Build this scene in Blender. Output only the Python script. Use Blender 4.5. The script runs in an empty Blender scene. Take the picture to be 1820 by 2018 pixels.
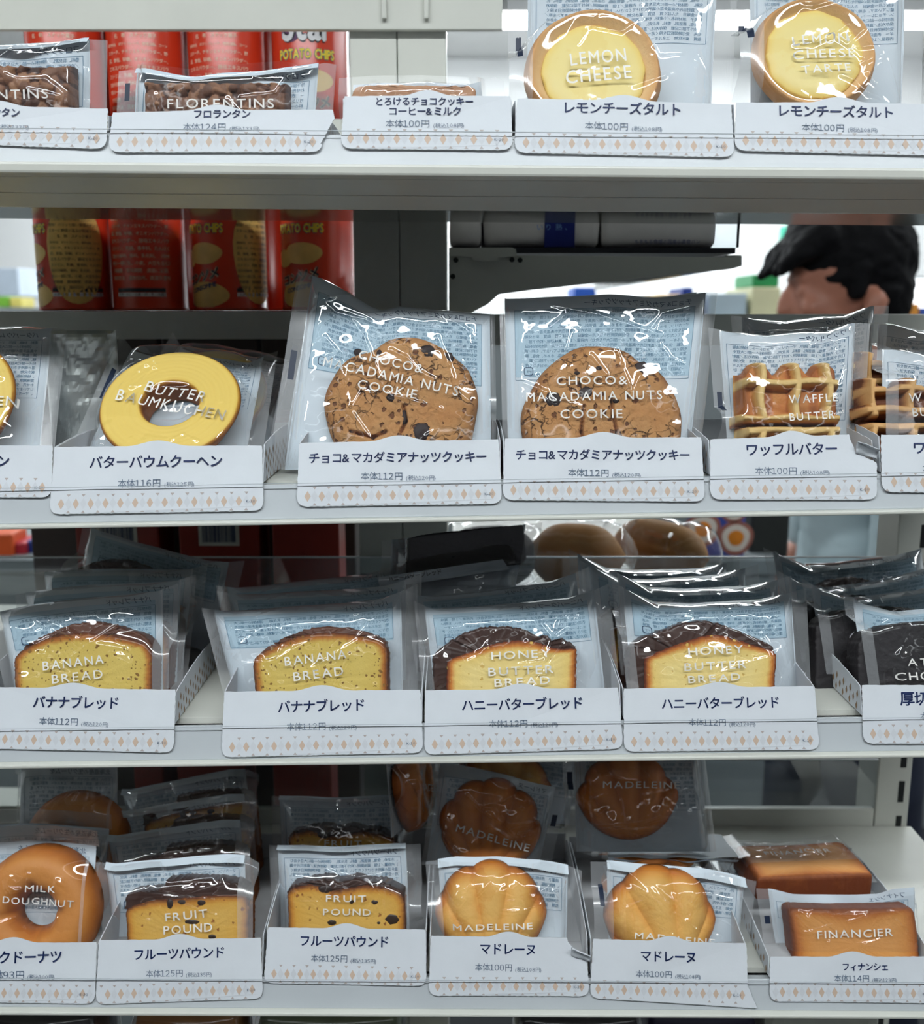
import bpy, bmesh, math, random
import numpy as np
from mathutils import Vector, Matrix

# ------------------------------------------------------------------ camera, world, lights, exposure
SC = bpy.context.scene
COL = SC.collection
TH = math.radians(11.0)          # camera pitch, looking down
FPX = 2000.0                     # focal length in pixels of the 1820 x 2018 frame
CZ = 1.45                        # eye height
cam_d = bpy.data.cameras.new('camera')
cam = bpy.data.objects.new('camera', cam_d)
COL.objects.link(cam)
cam_d.sensor_fit = 'VERTICAL'
cam_d.sensor_height = 24.0
cam_d.lens = 24.0 * FPX / 2018.0
cam_d.clip_start = 0.02
cam.location = (0, 0, CZ)
cam.rotation_euler = (math.pi / 2 - TH, 0, 0)
cam_d.dof.use_dof = True
cam_d.dof.focus_distance = 0.66
cam_d.dof.aperture_fstop = 5.0
SC.camera = cam

SC.view_settings.view_transform = 'Standard'
SC.view_settings.look = 'None'
SC.view_settings.gamma = 1.0
SC.view_settings.use_curve_mapping = False
SC.view_settings.exposure = 0.0
LIGHT_FRONT = 33.0               # radiance of the aisle ceiling strips
LIGHT_FAR = 20.0
WORLD = 0.35

w = bpy.data.worlds.new('store_world')
SC.world = w
w.use_nodes = True
w.node_tree.nodes['Background'].inputs[0].default_value = (0.80, 0.90, 1.0, 1)
w.node_tree.nodes['Background'].inputs[1].default_value = WORLD
try:
    cy = SC.cycles
    cy.use_denoising = True
    cy.max_bounces = 8
    cy.diffuse_bounces = 2
    cy.glossy_bounces = 3
    cy.transmission_bounces = 4
    cy.transparent_max_bounces = 32
    cy.sample_clamp_indirect = 4.0
    cy.caustics_reflective = False
    cy.caustics_refractive = False
    cy.use_adaptive_sampling = True
    cy.adaptive_threshold = 0.025
except Exception:
    pass

RNG = np.random.default_rng(7)
random.seed(7)
CAMV = np.array([0, 0, CZ])


def ray(px, py):
    u, v = (px - 910.0) / FPX, (py - 1009.0) / FPX
    return np.array([u, math.cos(TH) - v * math.sin(TH), -math.sin(TH) - v * math.cos(TH)])


def at(px, py, Y):
    """world point at depth Y seen at a pixel of the photograph"""
    r = ray(px, py)
    return CAMV + r * (Y / r[1])


def hit(px, py, o, n):
    r = ray(px, py)
    return CAMV + r * (np.dot(o - CAMV, n) / np.dot(r, n))


# ------------------------------------------------------------------ materials
def nodes_of(name):
    m = bpy.data.materials.new(name)
    m.use_nodes = True
    nt = m.node_tree
    return m, nt, nt.nodes['Principled BSDF']


def N(nt, kind, **kw):
    n = nt.nodes.new(kind)
    for k, v in kw.items():
        if k in n.inputs:
            n.inputs[k].default_value = v
        else:
            setattr(n, k, v)
    return n


def rgb(*c):
    """sRGB 0-255 to linear"""
    return tuple(((x / 255 + 0.055) / 1.055) ** 2.4 if x > 10.3 else x / 255 / 12.92 for x in c) + (1.0,)


def mat(name, col, rough=0.5, metal=0.0, var=0.08, vscale=40.0, bump=0.0, bscale=200.0, spec=0.5, sss=0.0):
    m, nt, b = nodes_of(name)
    tc = N(nt, 'ShaderNodeTexCoord')
    nz = N(nt, 'ShaderNodeTexNoise', Scale=vscale, Detail=4.0)
    nt.links.new(tc.outputs['Object'], nz.inputs['Vector'])
    rp = N(nt, 'ShaderNodeValToRGB')
    rp.color_ramp.elements[0].position = 0.3
    rp.color_ramp.elements[1].position = 0.7
    rp.color_ramp.elements[0].color = tuple(c * (1 - var) for c in col[:3]) + (1,)
    rp.color_ramp.elements[1].color = tuple(min(1, c * (1 + var)) for c in col[:3]) + (1,)
    nt.links.new(nz.outputs['Fac'], rp.inputs[0])
    nt.links.new(rp.outputs[0], b.inputs['Base Color'])
    b.inputs['Roughness'].default_value = rough
    b.inputs['Metallic'].default_value = metal
    b.inputs['Specular IOR Level'].default_value = spec
    if sss:
        b.inputs['Subsurface Weight'].default_value = sss
        b.inputs['Subsurface Radius'].default_value = (0.004, 0.002, 0.001)
        b.inputs['Subsurface Scale'].default_value = 1.0
    if bump:
        n2 = N(nt, 'ShaderNodeTexNoise', Scale=bscale, Detail=5.0)
        nt.links.new(tc.outputs['Object'], n2.inputs['Vector'])
        bp = N(nt, 'ShaderNodeBump', Strength=bump, Distance=0.001)
        nt.links.new(n2.outputs['Fac'], bp.inputs['Height'])
        nt.links.new(bp.outputs[0], b.inputs['Normal'])
    return m


def ramp_mat(name, stops, rough=0.6, bump=0.5, bscale=350.0, mottle=0.18, mscale=90.0, pores=None, cracks=None, spec=0.4):
    """food: colour by the mesh attribute 'tone' (how baked that spot is), mottled by noise"""
    m, nt, b = nodes_of(name)
    L = nt.links.new
    tc = N(nt, 'ShaderNodeTexCoord')
    a = N(nt, 'ShaderNodeAttribute', attribute_name='tone')
    nz = N(nt, 'ShaderNodeTexNoise', Scale=mscale, Detail=6.0, Roughness=0.65)
    L(tc.outputs['Object'], nz.inputs['Vector'])
    ma = N(nt, 'ShaderNodeMath', operation='MULTIPLY_ADD')
    L(nz.outputs['Fac'], ma.inputs[0])
    ma.inputs[1].default_value = mottle * 2
    ma.inputs[2].default_value = -mottle
    ad = N(nt, 'ShaderNodeMath', operation='ADD')
    L(a.outputs['Fac'], ad.inputs[0])
    L(ma.outputs[0], ad.inputs[1])
    rp = N(nt, 'ShaderNodeValToRGB')
    els = rp.color_ramp.elements
    els[0].position, els[0].color = stops[0]
    els[1].position, els[1].color = stops[-1]
    for p, c in stops[1:-1]:
        e = els.new(p)
        e.color = c
    L(ad.outputs[0], rp.inputs[0])
    colour = rp.outputs[0]
    h = None
    n2 = N(nt, 'ShaderNodeTexNoise', Scale=bscale, Detail=6.0, Roughness=0.7)
    L(tc.outputs['Object'], n2.inputs['Vector'])
    h = n2.outputs['Fac']
    if pores:
        sc_, th, pc = pores
        wv = N(nt, 'ShaderNodeTexNoise', Scale=300.0, Detail=2.0)
        L(tc.outputs['Object'], wv.inputs['Vector'])
        mv = N(nt, 'ShaderNodeMixRGB', blend_type='MIX')
        mv.inputs[0].default_value = 0.004
        L(tc.outputs['Object'], mv.inputs[1])
        L(wv.outputs['Color'], mv.inputs[2])
        vo = N(nt, 'ShaderNodeTexVoronoi', Scale=sc_)
        vo.inputs['Randomness'].default_value = 1.0
        L(mv.outputs[0], vo.inputs['Vector'])
        sp = N(nt, 'ShaderNodeSeparateColor')
        L(vo.outputs['Color'], sp.inputs[0])
        thr = N(nt, 'ShaderNodeMath', operation='MULTIPLY')
        L(sp.outputs[0], thr.inputs[0])
        thr.inputs[1].default_value = th
        lt = N(nt, 'ShaderNodeMath', operation='SUBTRACT')
        L(thr.outputs[0], lt.inputs[0])
        L(vo.outputs['Distance'], lt.inputs[1])
        ml = N(nt, 'ShaderNodeMath', operation='MULTIPLY', use_clamp=True)
        L(lt.outputs[0], ml.inputs[0])
        ml.inputs[1].default_value = 9.0
        mx = N(nt, 'ShaderNodeMixRGB')
        L(ml.outputs[0], mx.inputs[0])
        L(colour, mx.inputs[1])
        mx.inputs[2].default_value = pc
        colour = mx.outputs[0]
        sb = N(nt, 'ShaderNodeMath', operation='SUBTRACT')
        L(h, sb.inputs[0])
        L(ml.outputs[0], sb.inputs[1])
        h = sb.outputs[0]
    if cracks:
        sc_, wd, pc = cracks
        wv = N(nt, 'ShaderNodeTexNoise', Scale=120.0, Detail=4.0)
        L(tc.outputs['Object'], wv.inputs['Vector'])
        mv = N(nt, 'ShaderNodeMixRGB')
        mv.inputs[0].default_value = 0.018
        L(tc.outputs['Object'], mv.inputs[1])
        L(wv.outputs['Color'], mv.inputs[2])
        vo = N(nt, 'ShaderNodeTexVoronoi', Scale=sc_, feature='DISTANCE_TO_EDGE')
        L(mv.outputs[0], vo.inputs['Vector'])
        n3 = N(nt, 'ShaderNodeTexNoise', Scale=38.0, Detail=3.0)
        L(tc.outputs['Object'], n3.inputs['Vector'])
        g = N(nt, 'ShaderNodeMath', operation='MULTIPLY_ADD')
        L(n3.outputs['Fac'], g.inputs[0])
        g.inputs[1].default_value = wd * 5
        g.inputs[2].default_value = -wd * 2.1
        lt = N(nt, 'ShaderNodeMath', operation='SUBTRACT')
        L(g.outputs[0], lt.inputs[0])
        L(vo.outputs['Distance'], lt.inputs[1])
        ml = N(nt, 'ShaderNodeMath', operation='MULTIPLY', use_clamp=True)
        L(lt.outputs[0], ml.inputs[0])
        ml.inputs[1].default_value = 14.0
        mx = N(nt, 'ShaderNodeMixRGB')
        L(ml.outputs[0], mx.inputs[0])
        L(colour, mx.inputs[1])
        mx.inputs[2].default_value = pc
        colour = mx.outputs[0]
        sb = N(nt, 'ShaderNodeMath', operation='SUBTRACT')
        L(h, sb.inputs[0])
        L(ml.outputs[0], sb.inputs[1])
        h = sb.outputs[0]
    L(colour, b.inputs['Base Color'])
    bp = N(nt, 'ShaderNodeBump', Strength=bump, Distance=0.0012)
    L(h, bp.inputs['Height'])
    L(bp.outputs[0], b.inputs['Normal'])
    b.inputs['Roughness'].default_value = rough
    b.inputs['Specular IOR Level'].default_value = spec
    return m


def film_mat(name, haze, refl, rough, tint=(1, 1, 1, 1), bscale=90.0, bump=0.25, hazecol=(0.9, 0.93, 0.96, 1), stretch=None):
    """thin clear plastic: mostly see-through, a little milky, glossy by angle"""
    m, nt, b = nodes_of(name)
    nt.nodes.remove(b)
    L = nt.links.new
    out = nt.nodes['Material Output']
    tc = N(nt, 'ShaderNodeTexCoord')
    nz = N(nt, 'ShaderNodeTexNoise', Scale=bscale, Detail=3.0, Roughness=0.5)
    if stretch:
        mp = N(nt, 'ShaderNodeMapping')
        mp.inputs['Scale'].default_value = stretch
        L(tc.outputs['Object'], mp.inputs['Vector'])
        L(mp.outputs[0], nz.inputs['Vector'])
    else:
        L(tc.outputs['Object'], nz.inputs['Vector'])
    bp = N(nt, 'ShaderNodeBump', Strength=bump, Distance=0.001)
    L(nz.outputs['Fac'], bp.inputs['Height'])
    tr = N(nt, 'ShaderNodeBsdfTransparent')
    tr.inputs[0].default_value = tint
    df = N(nt, 'ShaderNodeBsdfDiffuse')
    df.inputs[0].default_value = hazecol
    gl = N(nt, 'ShaderNodeBsdfGlossy')
    gl.inputs['Color'].default_value = (1, 1, 1, 1)
    gl.inputs['Roughness'].default_value = rough
    L(bp.outputs[0], gl.inputs['Normal'])
    m1 = N(nt, 'ShaderNodeMixShader')
    m1.inputs[0].default_value = haze
    L(tr.outputs[0], m1.inputs[1])
    L(df.outputs[0], m1.inputs[2])
    fr = N(nt, 'ShaderNodeLayerWeight', Blend=0.5)
    L(bp.outputs[0], fr.inputs['Normal'])
    pw = N(nt, 'ShaderNodeMath', operation='POWER')
    L(fr.outputs['Facing'], pw.inputs[0])
    pw.inputs[1].default_value = 5.0
    ml = N(nt, 'ShaderNodeMath', operation='MULTIPLY_ADD', use_clamp=True)
    L(pw.outputs[0], ml.inputs[0])
    ml.inputs[1].default_value = 0.6 * refl
    ml.inputs[2].default_value = 0.04 * refl
    mn = N(nt, 'ShaderNodeMath', operation='MINIMUM')
    L(ml.outputs[0], mn.inputs[0])
    mn.inputs[1].default_value = 0.6
    m2 = N(nt, 'ShaderNodeMixShader')
    L(mn.outputs[0], m2.inputs[0])
    L(m1.outputs[0], m2.inputs[1])
    L(gl.outputs[0], m2.inputs[2])
    L(m2.outputs[0], out.inputs[0])
    return m


def emit_mat(name, col, strength):
    m, nt, b = nodes_of(name)
    nt.nodes.remove(b)
    e = N(nt, 'ShaderNodeEmission')
    e.inputs[0].default_value = col
    e.inputs[1].default_value = strength
    nt.links.new(e.outputs[0], nt.nodes['Material Output'].inputs[0])
    return m


MT = {}
MT['card'] = mat('white_card', (0.66, 0.695, 0.735, 1), 0.55, var=0.02, vscale=60, bump=0.05, bscale=500)
MT['card_in'] = mat('grey_card_inside', (0.50, 0.51, 0.52, 1), 0.7, var=0.05, vscale=80)
MT['navy'] = mat('navy_ink', rgb(18, 42, 92), 0.5, var=0.05)
MT['greyink'] = mat('slate_ink', rgb(86, 104, 126), 0.5, var=0.05)
MT['beige'] = mat('beige_ink', rgb(202, 178, 158), 0.55, var=0.04)
MT['lattice'] = mat('pale_grey_ink', rgb(205, 209, 214), 0.55, var=0.03)
MT['triink'] = mat('warm_grey_ink', rgb(178, 168, 164), 0.55, var=0.04)
MT['brownink'] = mat('brown_ink', rgb(150, 122, 92), 0.55, var=0.05)
MT['paint'] = mat('cream_painted_steel', rgb(214, 215, 206), 0.35, var=0.04, vscale=18, bump=0.06, bscale=160)
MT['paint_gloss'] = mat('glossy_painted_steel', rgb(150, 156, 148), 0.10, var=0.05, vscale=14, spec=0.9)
MT['lip'] = mat('white_price_channel', rgb(188, 194, 198), 0.3, var=0.03, vscale=20)
MT['chrome'] = mat('polished_steel', rgb(200, 205, 208), 0.12, metal=1.0, var=0.03)
MT['rail'] = film_mat('clear_price_rail', 0.006, 0.3, 0.08, bscale=6, bump=0.05)
MT['acrylic'] = film_mat('clear_acrylic', 0.02, 1.6, 0.03, tint=(0.93, 0.96, 0.97, 1), bscale=4, bump=0.02)
MT['acrylic_edge'] = mat('frosted_acrylic_edge', (0.85, 0.9, 0.92, 1), 0.3, var=0.02)
MT['film'] = film_mat('clear_wrapper_film', 0.010, 1.9, 0.07, bscale=60, bump=0.10)
MT['seal'] = film_mat('crimped_seal_film', 0.18, 2.6, 0.2, bscale=60, bump=0.3, stretch=(14, 1, 1))
MT['whiteink'] = mat('white_print', (0.86, 0.84, 0.80, 1), 0.5, var=0.02)
MT['darkmark'] = mat('navy_register_mark', rgb(24, 38, 62), 0.45, var=0.05)
MT['sheet'] = mat('white_back_film', rgb(210, 222, 231), 0.45, var=0.03, vscale=50)
MT['blueink'] = mat('blue_back_print', rgb(74, 124, 156), 0.5, var=0.06)
MT['bluepanel'] = mat('pale_blue_back_panel', rgb(176, 204, 220), 0.5, var=0.03)
MT['dkblueink'] = mat('dark_blue_back_print', rgb(58, 88, 120), 0.5, var=0.06)
# food
MT['crumb_banana'] = ramp_mat('banana_crumb', [(0.0, rgb(96, 44, 16)), (0.3, rgb(190, 116, 40)), (0.55, rgb(222, 190, 92)), (1.0, rgb(226, 198, 104))], 0.75, 0.35, 500, 0.10, 240, pores=(330, 0.42, rgb(140, 100, 40)))
MT['crumb_honey'] = ramp_mat('honey_crumb', [(0.0, rgb(120, 48, 12)), (0.3, rgb(214, 132, 48)), (0.55, rgb(246, 214, 126)), (1.0, rgb(249, 224, 146))], 0.75, 0.3, 500, 0.09, 200, pores=(210, 0.30, rgb(222, 182, 92)))
MT['crumb_fruit'] = ramp_mat('fruit_pound_crumb', [(0.0, rgb(110, 56, 16)), (0.3, rgb(206, 138, 44)), (0.55, rgb(226, 172, 72)), (1.0, rgb(229, 182, 88))], 0.75, 0.4, 420, 0.12, 160, pores=(200, 0.36, rgb(160, 96, 36)))
MT['choc'] = mat('chocolate_icing', rgb(66, 42, 34), 0.34, var=0.18, vscale=60, bump=0.3, bscale=160)
MT['crust'] = mat('baked_brown_crust', rgb(92, 52, 32), 0.5, var=0.25, vscale=70, bump=0.3, bscale=260)
MT['chocbread'] = mat('dark_chocolate_loaf', rgb(28, 24, 27), 0.6, var=0.25, vscale=90, bump=0.6, bscale=260)
MT['chip'] = mat('chocolate_chip', rgb(44, 30, 30), 0.55, var=0.2, vscale=120, bump=0.3, spec=0.25)
MT['raisin'] = mat('dark_raisin', rgb(44, 28, 22), 0.4, var=0.3, vscale=150, bump=0.5)
MT['cookie'] = ramp_mat('cookie_dough', [(0.0, rgb(150, 90, 46)), (0.35, rgb(196, 138, 82)), (0.7, rgb(208, 156, 100)), (1.0, rgb(216, 170, 112))], 0.75, 1.0, 260, 0.34, 70, pores=(190, 0.40, rgb(120, 72, 40)), cracks=(80, 0.085, rgb(84, 50, 28)))
MT['tartcrust'] = ramp_mat('tart_crust', [(0.0, rgb(206, 140, 78)), (0.5, rgb(232, 180, 120)), (1.0, rgb(246, 208, 154))], 0.6, 0.5, 320, 0.22, 60)
MT['lemon'] = ramp_mat('lemon_cheese_filling', [(0.0, rgb(226, 184, 96)), (0.3, rgb(245, 218, 126)), (1.0, rgb(250, 232, 156))], 0.4, 0.12, 120, 0.22, 40)
MT['baum'] = ramp_mat('baumkuchen_layers', [(0.0, rgb(150, 82, 24)), (0.22, rgb(214, 150, 48)), (0.42, rgb(242, 204, 96)), (1.0, rgb(248, 216, 114))], 0.55, 0.2, 300, 0.06, 120)
MT['doughnut'] = ramp_mat('fried_doughnut', [(0.0, rgb(128, 62, 18)), (0.5, rgb(196, 116, 46)), (1.0, rgb(218, 146, 72))], 0.5, 0.35, 260, 0.2, 60)
MT['madeleine'] = ramp_mat('madeleine_cake', [(0.0, rgb(120, 58, 20)), (0.35, rgb(204, 122, 46)), (0.7, rgb(232, 166, 76)), (1.0, rgb(242, 190, 104))], 0.55, 0.4, 380, 0.14, 70)
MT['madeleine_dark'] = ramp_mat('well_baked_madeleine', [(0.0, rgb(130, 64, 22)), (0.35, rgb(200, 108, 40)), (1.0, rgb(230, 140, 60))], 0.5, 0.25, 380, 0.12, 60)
MT['financier'] = ramp_mat('financier_cake', [(0.0, rgb(110, 52, 24)), (0.35, rgb(190, 112, 50)), (0.7, rgb(216, 146, 74)), (1.0, rgb(224, 158, 88))], 0.55, 0.4, 380, 0.16, 60)
MT['waffle'] = ramp_mat('waffle_batter', [(0.0, rgb(112, 56, 24)), (0.4, rgb(190, 116, 56)), (0.7, rgb(226, 176, 102)), (1.0, rgb(240, 206, 138))], 0.6, 0.4, 320, 0.12, 90)
MT['choc_waffle'] = ramp_mat('chocolate_waffle_batter', [(0.0, rgb(58, 28, 16)), (0.5, rgb(116, 66, 38)), (0.75, rgb(196, 140, 84)), (1.0, rgb(222, 176, 116))], 0.6, 0.4, 320, 0.12, 90)
MT['floren'] = ramp_mat('caramel_florentine', [(0.0, rgb(44, 26, 24)), (0.45, rgb(96, 62, 48)), (0.8, rgb(146, 104, 78)), (1.0, rgb(168, 124, 92))], 0.45, 0.5, 260, 0.25, 120)
MT['choc_cookie'] = mat('milk_coffee_cookie', rgb(196, 146, 110), 0.6, var=0.12, vscale=60, bump=0.3)
MT['roll'] = ramp_mat('bread_roll', [(0.0, rgb(150, 92, 44)), (0.5, rgb(188, 126, 66)), (1.0, rgb(214, 164, 104))], 0.6, 0.3, 200, 0.2, 40)


# ------------------------------------------------------------------ meshes
class MB:
    """collects pieces of ONE mesh"""

    def __init__(s):
        s.v, s.f, s.m, s.sm, s.t = [], [], [], [], []
        s.n = 0

    def add(s, V, F, mi=0, smooth=False, tone=None):
        V = np.asarray(V, float)
        s.v.append(V)
        n = s.n
        for f in F:
            s.f.append([int(i) + n for i in f])
        k = len(F)
        s.m.extend([mi] * k if np.isscalar(mi) else list(mi))
        s.sm.extend([smooth] * k)
        s.t.append(np.full(len(V), 0.5) if tone is None else np.broadcast_to(np.asarray(tone, float), (len(V),)))
        s.n += len(V)
        return s

    def box(s, x0, x1, y0, y1, z0, z1, mi=0):
        V = [(x, y, z) for x in (x0, x1) for y in (y0, y1) for z in (z0, z1)]
        return s.add(V, [(0, 1, 3, 2), (4, 6, 7, 5), (0, 4, 5, 1), (2, 3, 7, 6), (0, 2, 6, 4), (1, 5, 7, 3)], mi)

    def prism(s, poly, ax, a0, a1, mi=0, mi_cap=None):
        """poly: list of 2-D points in the other two axes; extruded along axis ax"""
        n = len(poly)

        def mk(p, a):
            q = list(p)
            q.insert(ax, a)
            return q
        V = [mk(p, a0) for p in poly] + [mk(p, a1) for p in poly]
        F = [[i, (i + 1) % n, (i + 1) % n + n, i + n] for i in range(n)]
        s.add(V, F, mi)
        s.add(V, [list(range(n))[::-1], [i + n for i in range(n)]], mi if mi_cap is None else mi_cap)
        return s

    def build(s, name, mats, parent=None, loc=None, bevel=0.0, recalc=False):
        me = bpy.data.meshes.new(name)
        V = np.concatenate(s.v) if s.v else np.zeros((0, 3))
        me.from_pydata(V.tolist(), [], s.f)
        me.polygons.foreach_set('material_index', np.array(s.m, dtype=np.int32))
        me.polygons.foreach_set('use_smooth', np.array(s.sm, dtype=bool))
        a = me.attributes.new('tone', 'FLOAT', 'POINT')
        a.data.foreach_set('value', np.concatenate(s.t).astype(np.float32))
        if recalc:
            bm = bmesh.new()
            bm.from_mesh(me)
            bmesh.ops.recalc_face_normals(bm, faces=bm.faces)
            bm.to_mesh(me)
            bm.free()
        me.update()
        for m in mats:
            me.materials.append(m)
        o = bpy.data.objects.new(name, me)
        COL.objects.link(o)
        if parent is not None:
            o.parent = parent
        if loc is not None:
            o.location = loc
        if bevel:
            b = o.modifiers.new('bevel', 'BEVEL')
            b.width = bevel
            b.segments = 2
            b.limit_method = 'ANGLE'
        return o


def thing(name, label, cat, loc=(0, 0, 0), rot=None, group=None):
    o = bpy.data.objects.new(name, None)
    COL.objects.link(o)
    o.empty_display_size = 0.02
    o.location = loc
    if rot is not None:
        o.rotation_euler = rot
    return tag(o, label, cat, group)


def tag(o, label, cat, group=None):
    o['label'] = label
    o['category'] = cat
    if group:
        o['group'] = group
    return o


def struct(o):
    o['kind'] = 'structure'
    return o


def dup(root, loc, rot, label, group=None):
    """a copy of a thing with copies of its parts and sub-parts"""
    r = root.copy()
    COL.objects.link(r)
    r.location, r.rotation_euler = loc, rot
    r['label'] = label
    if group:
        r['group'] = group
    for ch in list(root.children):
        c = ch.copy()
        COL.objects.link(c)
        c.parent = r
        for g in ch.children:
            d = g.copy()
            COL.objects.link(d)
            d.parent = c
    return r


def vnoise(x, y, seed=0):
    """2-D value noise"""
    xi, yi = np.floor(x).astype(np.int64), np.floor(y).astype(np.int64)
    xf, yf = x - xi, y - yi

    def h(a, b):
        k = (a * 374761393 + b * 668265263 + seed * 2147483647) & 0xFFFFFFFF
        k = ((k ^ (k >> 13)) * 1274126177) & 0xFFFFFFFF
        return ((k ^ (k >> 16)) & 0xFFFF) / 65535.0
    u, v = xf * xf * (3 - 2 * xf), yf * yf * (3 - 2 * yf)
    return (h(xi, yi) * (1 - u) + h(xi + 1, yi) * u) * (1 - v) + (h(xi, yi + 1) * (1 - u) + h(xi + 1, yi + 1) * u) * v


def fbm(x, y, seed=0, oct=4):
    s, a, t = 0, 1.0, 0
    for k in range(oct):
        s = s + a * vnoise(x * 2 ** k, y * 2 ** k, seed + k)
        t += a
        a *= 0.5
    return s / t


# ------------------------------------------------------------------ lettering
_G = {}


def glyph(ch, res=2):
    k = (ch, res)
    if k in _G:
        return _G[k]
    c = bpy.data.curves.new('g', 'FONT')
    c.body = ch
    c.size = 1.0
    c.resolution_u = res
    o = bpy.data.objects.new('g', c)
    COL.objects.link(o)
    dg = bpy.context.evaluated_depsgraph_get()
    dg.update()
    me = bpy.data.meshes.new_from_object(o.evaluated_get(dg))
    V = np.array([v.co[:2] for v in me.vertices]).reshape(-1, 2)
    F = [list(p.vertices) for p in me.polygons]
    bpy.data.objects.remove(o)
    bpy.data.curves.remove(c)
    bpy.data.meshes.remove(me)
    _G[k] = (V, F)
    return _G[k]


FULL = {c: chr(ord(c) + 0xFEE0) for c in '0123456789'}


def layout(text, gap=0.10, res=2, fullnum=True, bold=0.0, em=1.0):
    """returns 2-D verts and faces of a line of writing starting at x = 0 on the baseline, and its width"""
    x, Vs, Fs, n = 0.0, [], [], 0
    for ch in text:
        if ch == ' ':
            x += 0.42
            continue
        wide = ord(ch) > 0x2E80
        g = FULL.get(ch, ch) if fullnum else ch
        V, F = glyph(g, res)
        if len(V) == 0:
            x += 1.0 if wide else 0.4
            continue
        if wide:
            off = x
            adv = em
        else:
            lo, hi = V[:, 0].min(), V[:, 0].max()
            off = x - lo
            adv = (hi - lo) + gap
        for d in ((0, 0),) if not bold else ((-bold, 0), (bold, 0), (0, bold), (0, -bold)):
            Vs.append(V + np.array([off + d[0], d[1]]))
            Fs += [[i + n for i in f] for f in F]
            n += len(V)
        x += adv
    if not Vs:
        return np.zeros((0, 2)), [], 0.0
    V = np.concatenate(Vs)
    lo, hi = V[:, 0].min(), V[:, 0].max()
    V[:, 0] -= lo
    return V, Fs, hi - lo


EMW = None
def em_width():
    global EMW
    if EMW is None:
        V, F = glyph('国', 1)
        EMW = (V[:, 0].max() - V[:, 0].min()) * 1.09
    return EMW


MT['blackink'] = mat('black_print', rgb(26, 30, 40), 0.4, var=0.03)

# ------------------------------------------------------------------ the shelf rows
YL = 0.622                       # depth of the lower edge of the card fronts
YR = 0.845                       # rear of the shelves
TILT = math.radians(20.0)        # card fronts and price channels lean back
DUP = np.array([0, math.sin(TILT), math.cos(TILT)])
DN = np.array([0, -math.cos(TILT), math.sin(TILT)])     # outward normal of the fronts
ROWY = {1: (256, 270), 2: (965, 934), 3: (1439, 1416), 4: (1930, 1938)}
ROWLIP = {1: (318, 330), 2: (1029, 1004), 3: (1497, 1486), 4: (1990, 1992)}
XL_, XR_ = -0.62, 0.405


def zrow(row, x):
    a, b = at(0, ROWY[row][0], 0.6255), at(1820, ROWY[row][1], 0.6255)
    return a[2] + (b[2] - a[2]) * (x - a[0]) / (b[0] - a[0])


def lab_origin(row, x=0.0):
    """a point on the plane of the card fronts of that row"""
    return np.array([x, YL, zrow(row, x) - 0.016])


def on_lab(row, px, py, out=0.0):
    return hit(px, py, lab_origin(row, at(px, py, YL)[0]) + DN * out, DN)


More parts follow.
